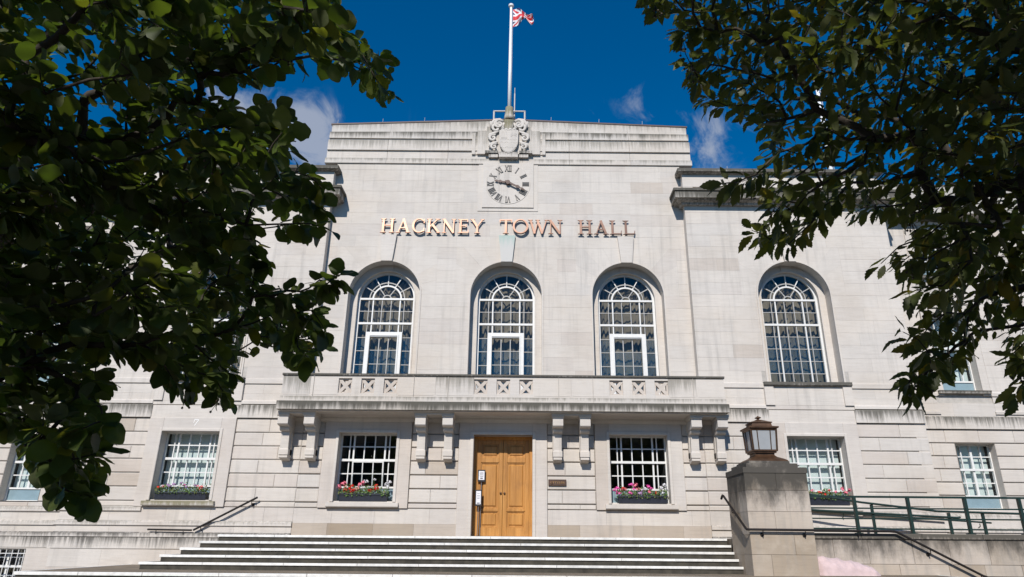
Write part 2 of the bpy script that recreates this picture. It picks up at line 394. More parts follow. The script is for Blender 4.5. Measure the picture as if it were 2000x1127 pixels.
# ---- pavilions and far wings
for s in (-1, 1):
    a, b = sorted((s*HW, s*PW))
    c = s*PX
    z2 = [3.29] + [PZC-.375*k for k in range(8, -1, -1)] + [PZC+.375*k for k in range(1, 8)] + [9.46]
    h2 = [(c-AR, c+AR, 4.0, PZC), (c-1.5, c+1.5, PZC, PZC+1.5), (c-1.2, c+1.2, 3.2, 4.0)]
    voussoirs(c, PZC, AR, 1.5, 1.5, YP)
    ashlar(a, b, z2, YP, h2)
    ashlar(c-1.2, c+1.2, [3.29, 3.40, 3.93], YP-.03, [])
    ashlar(a, b, RUST, YP, [(s*QX-1.16, s*QX+1.16, .6, 3.1)], gap=.032, vgap=.004, ln=(.8, 1.5), ch=.012, tf=lambda: tnt()*1.05+.12)
    for k, (zz, yo, tb) in enumerate([((.30, .65), 0, .1), ((.02, .30), -.03, .2), ((-.38, .02), -.06, .4), ((-.80, -.38), -.06, .5), ((-1.65, -.80), -.06, .6)]):
        ashlar(a, b, list(zz), YP+yo, [], ln=(.9, 1.7), tf=lambda: random.choice([.1, .2, .35, .5, .7, 1.0])*(.6 if k < 2 else 1.0) + (.15 if k > 1 else 0))
    core(a, b, -1.65, 3.2, YP, [(s*QX-GW, s*QX+GW, GZ0, GZ1)], 'wall')
    core(a, b, 3.2, 9.46, YP, [(c-AR, c+AR, 4.0, PZC+AR+.02)], 'wall', .004)
    # inner return of the pavilion against the recessed centre
    MB().box(*sorted((s*(HW-.004), s*(HW+.3))), YP+.004, .4, 3.06, 10.5, .1).build('wall', M['trim'], TH)
    a, b = sorted((s*PW, s*FW_)); fc = s*FXc
    ashlar(a, b, [3.30]+[3.30+.375*k for k in range(1, 17)]+[9.5], YF, [(fc-.8, fc+.8, 3.9, 6.6), (fc-.75, fc+.75, 7.4, 9.15)], depth=.1)
    ashlar(a, b, RUST, YF, [(fc-FWd, fc+FWd, .80, 2.555)], gap=.032, vgap=.004, ch=.012, tf=lambda: tnt()+.12)
    fb = (fc-FWd-.05, fc+FWd+.05, -1.4, -.40)
    ashlar(a, b, [.30, .65], YF, [], tf=lambda: tnt()+.1); ashlar(a, b, [.02, .30], YF-.03, [], tf=lambda: tnt()+.1)
    ashlar(a, b, [-.40, .02], YF-.06, [], tf=lambda: tnt()+.2); ashlar(a, b, [-.9, -.40], YF-.06, [fb], tf=lambda: tnt()+.2); ashlar(a, b, [-1.65, -.9], YF-.06, [fb])
    core(a, b, -1.65, 9.6, YF+.01, [(fc-FWd, fc+FWd, .80, 2.555), (fc-FWd, fc+FWd, 4.05, 6.35), (fc-.6, fc+.6, 7.6, 9.02), fb], 'wall')
    MB().box(*sorted((s*(PW-.3), s*(PW+.004))), YP+.006, YF+.3, -1.65, 9.46, .25).build('wall', M['trim'], TH)
# far windows (first and second floor of the far wings) get plain raised surrounds later

# ---- the stones: those that show largest are objects of their own, the rest one joined part
def vis(s_):
    mb, x, z, ar = s_
    w = 1.0
    if x < -5.4: w = .12 if z > 3 else .8
    if x > 5.4 and z < -.1: w = .05
    if x > 11.4: w = .3
    return -ar*w
STN.sort(key=vis)
wall0 = [o for o in TH.children if o.name.startswith('wall')][0]
for mb, x, z, ar in STN[:300]:
    mb.build('stone', M['stone'], wall0)
J = MB()
for mb, x, z, ar in STN[300:]:
    n = len(J.v); J.v += mb.v; J.f += [tuple(i+n for i in f) for f in mb.f]; J.t += mb.t; J.m += mb.m
tag(J.build('ashlar_stones', M['stone'], TH), kind='stuff')

# ---- pavilion trim swept round the corners: base ledges, bands, string courses, cornice, parapet cap
def pav_path(s, ret=0.0, toend=True):
    p = [(HW, .02), (HW, YP), (PW, YP), (PW, YF), (FW_, YF)]
    if s < 0: p = [(-x, y) for x, y in reversed(p)]
    return p
def pav_front(s, x0=HW, x1=PW):
    p = [(x0, YP), (x1, YP)]
    return p if s > 0 else [(-x, y) for x, y in reversed(p)]
for s in (-1, 1):
    P_ = pav_path(s)
    MB().sweep(P_, [(0, 9.44), (.10, 9.44), (.12, 9.50), (.24, 9.53), (.26, 9.56), (.34, 9.56), (.34, 9.775), (.38, 9.78), (.38, 9.86), (.02, 9.90), (-.2, 9.90), (-.2, 9.44)]).build('cornice', M['weather'], TH)
    MB().sweep(P_, [(0, 9.90), (0, 10.06), (-.03, 10.07), (-.03, 10.09), (0, 10.10), (0, 10.53), (-.3, 10.53), (-.3, 9.90)], .08).build('parapet', M['trim'], TH)
    MB().sweep(P_, [(-.34, 10.53), (.08, 10.53), (.16, 10.56), (.16, 10.66), (-.34, 10.70)]).build('parapet_coping', M['cap'], TH)
    # band above the rusticated floor, stopped either side of the window surround
    for (x0, x1) in ((HW, QX-1.16), (QX+1.16, PW)):
        q = [(x0, YP), (x1, YP)] if s > 0 else [(-x1, YP), (-x0, YP)]
        MB().sweep(q, [(0, 2.945), (.055, 2.945), (.055, 3.27), (.02, 3.30), (-.02, 3.30), (-.02, 2.945)]).build('band', M['stain'], TH)
    q = [(PW, YF), (FW_, YF)] if s > 0 else [(-FW_, YF), (-PW, YF)]
    MB().sweep(q, [(0, 2.945), (.055, 2.945), (.055, 3.27), (.02, 3.30), (-.02, 3.30), (-.02, 2.945)]).build('band', M['stain'], TH)
    MB().box(*sorted((s*QX-1.159, s*QX+1.159)), YP-.03, YP+.05, 2.93, 3.27, .1).build('band', M['trim'], TH)
    # string courses beside the arched window
    for (x0, x1) in ((HW+.3, PX-1.2), (PX+1.2, PW)):
        q = [(x0, YP), (x1, YP)] if s > 0 else [(-x1, YP), (-x0, YP)]
        MB().sweep(q, [(0, 3.88), (.035, 3.88), (.04, 4.0), (0, 4.02), (-.02, 4.02), (-.02, 3.88)]).build('string_course', M['trim'], TH)
        MB().sweep(q, [(0, 3.315), (.05, 3.315), (.05, 3.39), (.035, 3.41), (-.02, 3.41), (-.02, 3.315)]).build('string_course', M['trim'], TH)
    q = [(PW, YF), (FW_, YF)] if s > 0 else [(-FW_, YF), (-PW, YF)]
    for (x0, x1) in ((PW, FXc-.78), (FXc+.78, FW_)):
        q = [(x0, YF), (x1, YF)] if s > 0 else [(-x1, YF), (-x0, YF)]
        MB().sweep(q, [(0, 3.88), (.035, 3.88), (.04, 3.97), (0, 4.0), (-.02, 4.0), (-.02, 3.88)]).build('string_course', M['trim'], TH)
        MB().sweep(q, [(0, 3.36), (.04, 3.36), (.05, 3.43), (0, 3.45), (-.02, 3.45), (-.02, 3.36)]).build('string_course', M['trim'], TH)
    # battered base ledges
    Q_ = P_
    for (z, o1, o2) in ((.65, .05, .03), (.30, .07, .03), (.02, .10, .06)):
        x0, x1 = (QX+.95, PW) if z > .6 else (HW, PW)
        path = [(x0, YP), (PW, YP), (PW, YF), (FW_, YF)]
        if s < 0: path = [(-x, y) for x, y in reversed(path)]
        MB().sweep(path, [(0, z-.13), (o1, z-.10), (o1, z-.02), (o2*.3, z+.02), (-.02, z+.02), (-.02, z-.13)]).build('base_ledge', M['lightstain'] if z > .1 else M['basement'], TH)
    path = [(HW, YP), (PW, YP), (PW, YF), (FW_, YF)]
    if s < 0: path = [(-x, y) for x, y in reversed(path)]
    MB().sweep(path, [(.0, -.36), (.075, -.36), (.075, -.02), (.0, .0), (-.02, .0), (-.02, -.36)]).build('base_band', M['basement'], TH)

# ---- attic over the centre: stepped courses rising to a very low gable
def gable(x, base, rise=.23): return base + rise*(1-abs(x)/5.75)
for (z0, z1, y, hx, mt) in ((10.962, 11.15, -.045, 5.77, 'lightstain'), (11.15, 11.43, 0.0, 5.745, 'stone'), (11.43, 11.805, -.055, 5.735, 'lightstain'), (11.805, 11.875, 0.01, 5.72, 'trim')):
    for i in range(6):
        xa, xb = -hx+2*hx*i/6, -hx+2*hx*(i+1)/6
        MB().cbox(xa+.003, xb-.003, y, y+.5, z0+.002, z1-.002, .006, random.uniform(.05, .45)).build('attic_stone', M[mt], TH)
for i in range(6):
    xa, xb = -5.72+11.44*i/6, -5.72+11.44*(i+1)/6
    MB().prism([(xa+.003, 11.877), (xb-.003, 11.877), (xb-.003, gable(xb, 12.10, .06)), (xa+.003, gable(xa, 12.10, .06))], -.035, .5, random.uniform(.1, .5)).build('attic_stone', M['stain'], TH)
    xa, xb = xa*.994, xb*.994
    MB().prism([(xa+.003, gable(xa, 12.102, .06)), (xb-.003, gable(xb, 12.102, .06)), (xb-.003, gable(xb, 12.39)), (xa+.003, gable(xa, 12.39))], .02, .5, random.uniform(.2, .6)).build('attic_stone', M['lightstain'], TH)
for s in (-1, 1):
    a, b = sorted((0, s*5.72))
    MB().prism([(a, gable(a, 12.39)), (b, gable(b, 12.39)), (b, gable(b, 12.435)), (a, gable(a, 12.435))], .0, .6).build('attic_coping', M['coping'], TH)
for x in (-5.55, -4.1, -2.75, 1.35, 2.9, 4.3):
    MB().tube([(x, .1, gable(x, 12.43)), (x+.01, .1, gable(x, 12.43)+.20)], .006, 5).build('lightning_rod', M['thinbar'], TH)
for x in (6.8, 8.6): MB().tube([(x, -.2, 10.69), (x, -.2, 10.86)], .006, 5).build('lightning_rod', M['thinbar'], TH)
MB().box(-HW-.4, HW+.4, .3, 6, 10.5, 12.0).box(-FW_, FW_, .2, 9, 9.5, 10.4).build('roof_block', M['mortar'], TH)

# ---- clock
ck = MB().box(-.925, .925, -.018, .05, 9.335, 11.1, .06)
ck.box(-.79, .79, -.05, -.0185, 9.445, 11.0, .02)
CK = ck.build('clock', M['trim'], TH)
MB().add([(.69*math.cos(2*math.pi*i/64), -.062, 10.25+.69*math.sin(2*math.pi*i/64)) for i in range(64)] + [(.69*math.cos(2*math.pi*i/64), -.05, 10.25+.69*math.sin(2*math.pi*i/64)) for i in range(64)] + [(.655*math.cos(2*math.pi*i/64), -.058, 10.25+.655*math.sin(2*math.pi*i/64)) for i in range(64)],
    [(i, (i+1) % 64, 64+(i+1) % 64, 64+i) for i in range(64)] + [(i, 128+i, 128+(i+1) % 64, (i+1) % 64) for i in range(64)] + [tuple(128+i for i in range(64))]).build('clock_dial', M['carve'], CK)
def strokes(lst, cx, cz, ang, y0, y1, name, mat_, parent, sc=1.0):
    mb = MB(); c, s_ = math.cos(ang), math.sin(ang)
    for k, poly in enumerate(lst):
        pp = [(cx+(x*c-z*s_)*sc, cz+(x*s_+z*c)*sc) for x, z in poly]
        A = sum(pp[i][0]*pp[(i+1) % len(pp)][1]-pp[(i+1) % len(pp)][0]*pp[i][1] for i in range(len(pp)))
        if A < 0: pp = pp[::-1]
        mb.prism(pp, y0-.0012*k, y1)
    return mb.build(name, mat_, parent)
def bar(x0, z0, x1, z1, w):
    d = Vector((x1-x0, z1-z0)).normalized(); n = Vector((-d.y, d.x))*w/2
    return [(x0+n.x, z0+n.y), (x0-n.x, z0-n.y), (x1-n.x, z1-n.y), (x1+n.x, z1+n.y)]
def roman(tx):
    w = {'I': .05, 'V': .115, 'X': .115}; tot = sum(w[c] for c in tx); x = -tot/2; out = []; h = .10
    for c in tx:
        m = x+w[c]/2
        if c == 'I': out += [bar(m, -h, m, h, .026), bar(m-.022, h, m+.022, h, .012), bar(m-.022, -h, m+.022, -h, .012)]
        if c == 'V': out += [bar(m-.042, h, m, -h, .030), bar(m+.042, h, m, -h, .014), bar(m-.06, h, m-.02, h, .012), bar(m+.02, h, m+.06, h, .012)]
        if c == 'X': out += [bar(m-.042, h, m+.042, -h, .030), bar(m+.042, h, m-.042, -h, .014), bar(m-.06, h, m-.02, h, .012), bar(m+.02, h, m+.06, h, .012), bar(m-.06, -h, m-.02, -h, .012), bar(m+.02, -h, m+.06, -h, .012)]
        x += w[c]
    return out
for i, tx in enumerate(['XII', 'I', 'II', 'III', 'IIII', 'V', 'VI', 'VII', 'VIII', 'IX', 'X', 'XI']):
    a = -i*math.pi/6
    strokes(roman(tx), -.545*math.sin(a), 10.25+.545*math.cos(a), a, -.075, -.052, 'clock_numeral', M['numeral'], CK, .98)
def hand(ang, ln, w, y):
    a = -R(ang)
    return strokes([[(-w, -.10), (w, -.10), (w*.8, ln*.45), (w*1.7, ln*.55), (w*.75, ln*.68), (w*.3, ln*.72), (w*1.2, ln*.80), (0, ln), (-w*1.2, ln*.80), (-w*.3, ln*.72), (-w*.75, ln*.68), (-w*1.7, ln*.55), (-w*.8, ln*.45)]],
                   0, 10.27, a, y-.02, y, 'clock_hand', M['hand'], CK)
hand(281, .44, .03, -.10); hand(117, .60, .033, -.13)
MB().tube([(0, -.052, 10.27), (0, -.16, 10.27)], .07, 16).build('clock_boss', M['hand'], CK)

# ---- HACKNEY TOWN HALL in bronze letters
H_ = 1.0
T_, t_ = .135, .06                       # thick and thin strokes relative to cap height
def srf(x, z, w=.20, up=False): return [(x-w, z), (x+w, z), (x+w*.45, z+(.05 if not up else -.05)), (x-w*.45, z+(.05 if not up else -.05))] if not up else [(x-w, z), (x-w*.45, z-.05), (x+w*.45, z-.05), (x+w, z)]
def ring(cx, cz, rx, rz, tx, tz, a0, a1, n=28):
    out = []
    for i in range(n):
        p, q = a0+(a1-a0)*i/n, a0+(a1-a0)*(i+1)/n
        out.append([(cx+rx*math.cos(p), cz+rz*math.sin(p)), (cx+rx*math.cos(q), cz+rz*math.sin(q)), (cx+(rx-tx)*math.cos(q), cz+(rz-tz)*math.sin(q)), (cx+(rx-tx)*math.cos(p), cz+(rz-tz)*math.sin(p))])
    return out
def glyph(c):
    V = lambda x, w=T_: bar(x, 0, x, 1, w)
    if c == 'H': return .98, [V(.20), V(.78), bar(.2, .52, .78, .52, t_), srf(.2, 0), srf(.78, 0), srf(.2, 1, up=True), srf(.78, 1, up=True)]
    if c == 'A': return .98, [bar(.17, 0, .50, 1, t_), bar(.82, 0, .48, 1, T_*1.05), bar(.27, .34, .70, .34, t_), srf(.17, 0, .17), srf(.82, 0, .19)]
    if c == 'C': return .92, ring(.52, .5, .47, .53, T_*1.0, t_, R(48), R(312), 30) + [bar(.84, .66, .84, .95, .05), bar(.84, .05, .84, .30, .05)]
    if c == 'K': return .95, [V(.20), srf(.2, 0), srf(.2, 1, up=True), bar(.24, .44, .76, 1, t_), bar(.42, .58, .86, 0, T_), srf(.82, 0, .15), srf(.76, 1, .17, True)]
    if c == 'N': return 1.02, [bar(.20, 0, .20, 1, t_), bar(.82, 0, .82, 1, t_), bar(.16, 1, .82, 0, T_*1.05), srf(.2, 0, .17), srf(.82, 1, .17, True), srf(.12, 1, .10, True)]
    if c == 'E': return .78, [V(.20), srf(.2, 0), srf(.2, 1, up=True), bar(.2, .965, .68, .965, .07), bar(.2, .52, .56, .52, .065), bar(.2, .035, .72, .035, .07), bar(.66, .80, .66, 1, .05), bar(.56, .42, .56, .62, .05), bar(.71, 0, .71, .22, .05)]
    if c == 'Y': return .92, [bar(.47, 0, .47, .48, T_), bar(.14, 1, .48, .45, T_), bar(.82, 1, .47, .45, t_), srf(.47, 0), srf(.14, 1, .17, True), srf(.82, 1, .14, True)]
    if c == 'T': return .92, [V(.46), srf(.46, 0), bar(.06, .965, .86, .965, .07), bar(.08, .78, .06, 1, .05), bar(.84, .78, .86, 1, .05)]
    if c == 'O': return 1.10, ring(.55, .5, .52, .53, T_*.95, t_, 0, 2*math.pi, 40)
    if c == 'W': return 1.32, [bar(.14, 1, .42, 0, T_), bar(.66, 1, .42, 0, t_), bar(.60, 1, .92, 0, T_), bar(1.20, 1, .92, 0, t_), srf(.14, 1, .16, True), srf(.62, 1, .16, True), srf(1.2, 1, .13, True)]
    if c == 'L': return .82, [V(.20), srf(.2, 0), srf(.2, 1, up=True), bar(.2, .035, .76, .035, .07), bar(.75, 0, .79, .26, .05)]
for word, x0, x1 in (('HACKNEY', -3.83, -.70), ('TOWN', -.25, 1.685), ('HALL', 2.13, 3.86)):
    ws = [glyph(c)[0] for c in word]; sc = .455; tot = sum(ws)*sc; gapx = (x1-x0-tot)/(len(word)-1); x = x0
    for c, w in zip(word, ws):
        strokes(glyph(c)[1], x, 8.555, 0, -.095, -.045, 'letter', M['letter'], TH, sc); x += w*sc+gapx

# ---- arched windows
def arc_pts(cx, cz, r, n=24): return [(cx+r*math.cos(math.pi*i/n), cz+r*math.sin(math.pi*i/n)) for i in range(n+1)]
def arch_strip(cx, cz, zb, ra, ya, rb, yb):        # surface between two arch outlines
    A = [(cx+ra, zb)] + arc_pts(cx, cz, ra) + [(cx-ra, zb)]; B_ = [(cx+rb, zb)] + arc_pts(cx, cz, rb) + [(cx-rb, zb)]
    n = len(A)
    return [(p[0], ya, p[1]) for p in A] + [(p[0], yb, p[1]) for p in B_], [(i, i+1, n+i+1, n+i) for i in range(n-1)]
def bbx(win, x0, x1, y0, y1, z0, z1, mat_='white', name='glazing_bar'): return MB().box(x0, x1, y0, y1, z0, z1).build(name, M[mat_], win)
PANES = [0]
def pane(win, poly, y):
    mb = MB(); k = random.uniform(-.005, .005); l = random.uniform(-.005, .005); cx = sum(p[0] for p in poly)/len(poly); cz = sum(p[1] for p in poly)/len(poly)
    n = len(poly); f = lambda p: y+(p[0]-cx)*k*4+(p[1]-cz)*l*4
    mb.add([(p[0], f(p), p[1]) for p in poly] + [(p[0], f(p)+.004, p[1]) for p in poly], [tuple(range(n)), tuple(range(2*n-1, n-1, -1))] + [((i+1) % n, i, i+n, (i+1) % n+n) for i in range(n)])
    mb.build('pane', M['glass'], win); PANES[0] += 1
def lights(win, xs, zs, y, x0, x1, z0, z1, panes=True):
    # xs, zs: lists of (centre, width, material); verticals full height, horizontals set 4 mm back
    for (x, w, mt) in xs: bbx(win, x-w/2, x+w/2, y-.025-w*.25, y+.02, z0, z1, mt)
    for (z, w, mt) in zs: bbx(win, x0, x1, y-.021-w*.25, y+.016, z-w/2, z+w/2, mt)
    if panes:
        X = [x0]+[x for x, w, m in xs]+[x1]; Z = [z0]+[z for z, w, m in zs]+[z1]
        for a, b in zip(X, X[1:]):
            for c, d in zip(Z, Z[1:]): pane(win, [(a, c), (b, c), (b, d), (a, d)], y)
    else: pane(win, [(x0, z0), (x1, z0), (x1, z1), (x0, z1)], y)
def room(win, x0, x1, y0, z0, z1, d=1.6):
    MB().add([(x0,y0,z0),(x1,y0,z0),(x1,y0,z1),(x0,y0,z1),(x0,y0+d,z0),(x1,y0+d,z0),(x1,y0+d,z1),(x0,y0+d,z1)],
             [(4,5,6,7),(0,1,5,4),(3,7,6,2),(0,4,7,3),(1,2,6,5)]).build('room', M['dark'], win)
def arched(cx, Y, cz, zb, french, panes=True):
    y1, y2 = Y+.34, Y+.50
    win = MB()
    for (ra, ya, rb, yb) in ((AR-.005, Y-.012, AR-.005, y1), (AR-.005, y1, .85, y1), (.85, y1, .85, y2+.06)): win.add(*arch_strip(cx, cz, zb, ra, ya, rb, yb), tint=.08)
    for (r, w, yy, pr) in ((AR, .038, Y, .022), (.85, .03, y1, .02)):
        for (ra, ya, rb, yb) in ((r+w, yy+.003, r+w, yy-pr), (r+w, yy-pr, r-.009, yy-pr), (r-.009, yy-pr, r-.009, yy+.003)): win.add(*arch_strip(cx, cz, zb, ra, ya, rb, yb), tint=.05)
    win = win.build('window', M['trim'], TH)
    fr = MB()
    for (ra, ya, rb, yb) in ((.85, y2-.04, .785, y2-.04), (.785, y2-.04, .785, y2+.04)): fr.add(*arch_strip(cx, cz, zb, ra, ya, rb, yb))
    fr.build('window_frame', M['white'], win)
    # fanlight
    ys = y2
    for (r, w, mt) in ((.52, .026, 'thinbar'), (.42, .046, 'white'), (.125, .026, 'thinbar')):
        mb = MB(); A = arc_pts(cx, cz, r+w/2, 20); B_ = arc_pts(cx, cz, r-w/2, 20)
        for i in range(20): mb.prism([B_[i], A[i], A[i+1], B_[i+1]], ys-.034, ys+.015)
        mb.build('glazing_bar', M[mt], win)
    for k in range(1, 6):
        a = math.pi*k/6; strokes([bar(cx+.44*math.cos(a), cz+.44*math.sin(a), cx+.79*math.cos(a), cz+.79*math.sin(a), .026)], 0, 0, 0, ys-.028, ys+.012, 'glazing_bar', M['white' if k in (2, 3, 4) else 'thinbar'], win)
    for a in (R(55), R(125)): strokes([bar(cx+.13*math.cos(a), cz+.13*math.sin(a), cx+.40*math.cos(a), cz+.40*math.sin(a), .024)], 0, 0, 0, ys-.028, ys+.012, 'glazing_bar', M['thinbar'], win)
    if panes:
        for k in range(6):
            a0, a1 = math.pi*k/6, math.pi*(k+1)/6
            pane(win, [(cx+.42*math.cos(a0), cz+.42*math.sin(a0)), (cx+.80*math.cos(a0), cz+.80*math.sin(a0)), (cx+.80*math.cos((a0+a1)/2), cz+.80*math.sin((a0+a1)/2)), (cx+.80*math.cos(a1), cz+.80*math.sin(a1)), (cx+.42*math.cos(a1), cz+.42*math.sin(a1))], ys)
        for a0, a1 in ((0, 55), (55, 125), (125, 180)):
            pane(win, [(cx+.02*math.cos(R(a0)), cz+.02*math.sin(R(a0)))] + [(cx+.42*math.cos(R(a0+(a1-a0)*j/4)), cz+.42*math.sin(R(a0+(a1-a0)*j/4))) for j in range(5)], ys)
    else: pane(win, arc_pts(cx, cz, .8, 12), ys)
    hw = .79
    XS = [(cx-.525, .018, 'thinbar'), (cx-.40, .036, 'white'), (cx-.135, .021, 'thinbar'), (cx+.135, .021, 'thinbar'), (cx+.40, .036, 'white'), (cx+.525, .018, 'thinbar')]
    bbx(win, cx-hw, cx+hw, ys-.05, ys+.03, cz-.028, cz+.028)
    zt = cz-.76
    lights(win, XS, [((cz+zt)/2, .018, 'thinbar')], ys, cx-hw, cx+hw, zt, cz, panes)
    bbx(win, cx-hw, cx+hw, ys-.05, ys+.03, zt-.03, zt+.03)
    if french:
        zd = zt-.27
        lights(win, XS[0:1]+XS[1:], [], ys, cx-hw, cx+hw, zd, zt, panes)
        zr = [zt-.43, zt-.83, zt-1.24, zt-1.64, zt-2.04]
        for sd in (-1, 1):
            a, b = sorted((cx+sd*.53, cx+sd*hw)); lights(win, [], [(z, .018, 'thinbar') for z in zr], ys, a, b, zb, zd, panes)
        D = MB().prism([(cx-.53, zb), (cx-.40, zb), (cx-.40, zd-.15), (cx+.40, zd-.15), (cx+.40, zb), (cx+.53, zb), (cx+.53, zd), (cx-.53, zd)], ys-.08, ys+.03)
        D.prism([(cx-.44, zb), (cx-.40, zb), (cx-.40, zd-.12), (cx+.40, zd-.12), (cx+.40, zb), (cx+.44, zb), (cx+.44, zd-.08), (cx-.44, zd-.08)], ys-.105, ys-.07)
        D.build('balcony_door_frame', M['white'], win)
        lights(win, [(cx-.135, .026, 'thinbar'), (cx+.135, .026, 'thinbar')], [(z+.02, .018, 'thinbar') for z in zr[1:]], ys, cx-.40, cx+.40, zb, zd-.15, panes)
    else:
        zr = [zt-.36*k for k in range(1, 5)]
        lights(win, XS, [(z, .018, 'thinbar') for z in zr], ys, cx-hw, cx+hw, zb, zt, panes)
    room(win, cx-.9, cx+.9, y2+.07, zb-.1, cz+.95, 1.6)
    # pleated drape behind the glass
    mb = MB(); n = 80; v = []
    for i in range(n+1):
        x = cx-.86+1.72*i/n; d = (.035+.03*math.sin(i*.11+cx*2))*math.sin(i*(.95+.06*math.sin(cx*3.7))+cx*2.3)+.03*math.sin(i*.37+1.9*cx)
        v += [(x, y2+.26+d, zb-.05), (x, y2+.24+d*1.1, cz+.30), (x, y2+.24+d, cz+.62+.05*math.sin(i*.9))]
    f = []
    for i in range(n): f += [(3*i, 3*i+3, 3*i+4, 3*i+1), (3*i+1, 3*i+4, 3*i+5, 3*i+2)]
    mb.add(v, f).build('drape', M['drape'], win, smooth=True)
    # keystone
    MB().prism([(cx-.165, cz+AR-.03), (cx+.165, cz+AR-.03), (cx+.245, cz+1.87), (cx-.245, cz+1.87)], Y-.085, Y+.30, .0).build('keystone', M['keyst' if cx == 0 else 'trim'], win)
    MB().prism([(cx-.15, cz+.85), (cx+.15, cz+.85), (cx+.165, cz+AR+.01), (cx-.165, cz+AR+.01)], y1-.03, y1+.1, .05).build('keystone', M['trim'], win)
    return win
m, t, b, out = newmat('verdigris_stone')
sz = N(t, 'ShaderNodeTexCoord'); s2 = N(t, 'ShaderNodeSeparateXYZ'); L(t, sz.outputs['Generated'], s2.inputs[0])
h_ = math_(t, 'ADD', math_(t, 'MULTIPLY', noise(t, pos(t, (14, 14, 3)), 1.0), .8), s2.outputs[2])
L(t, mix(t, mrange(t, h_, .85, 1.5, .05, .55), (.57, .545, .515), (.25, .44, .37)), b.inputs['Base Color']); inp(b, Roughness=.9)
M['keyst'] = m
for cx in (-AX, 0, AX): arched(cx, YC, AZC, 3.32, True)
for s in (-1, 1):
    w_ = arched(s*PX, YP, PZC, 4.03, False, panes=(s > 0))
    MB().sweep([(s*PX-1.2, YP), (s*PX+1.2, YP)], [(-.55, 3.93), (.11, 3.93), (.13, 3.95), (.13, 4.03), (-.55, 4.05)]).build('window_sill', M['cap'], w_)
    for e in (-1, 1):
        a, b_ = sorted((s*PX+e*1.195, s*PX+e*.95)); MB().box(a, b_, YP-.075, YP, 3.40, 3.93, .15).build('sill_bracket', M['trim'], w_)

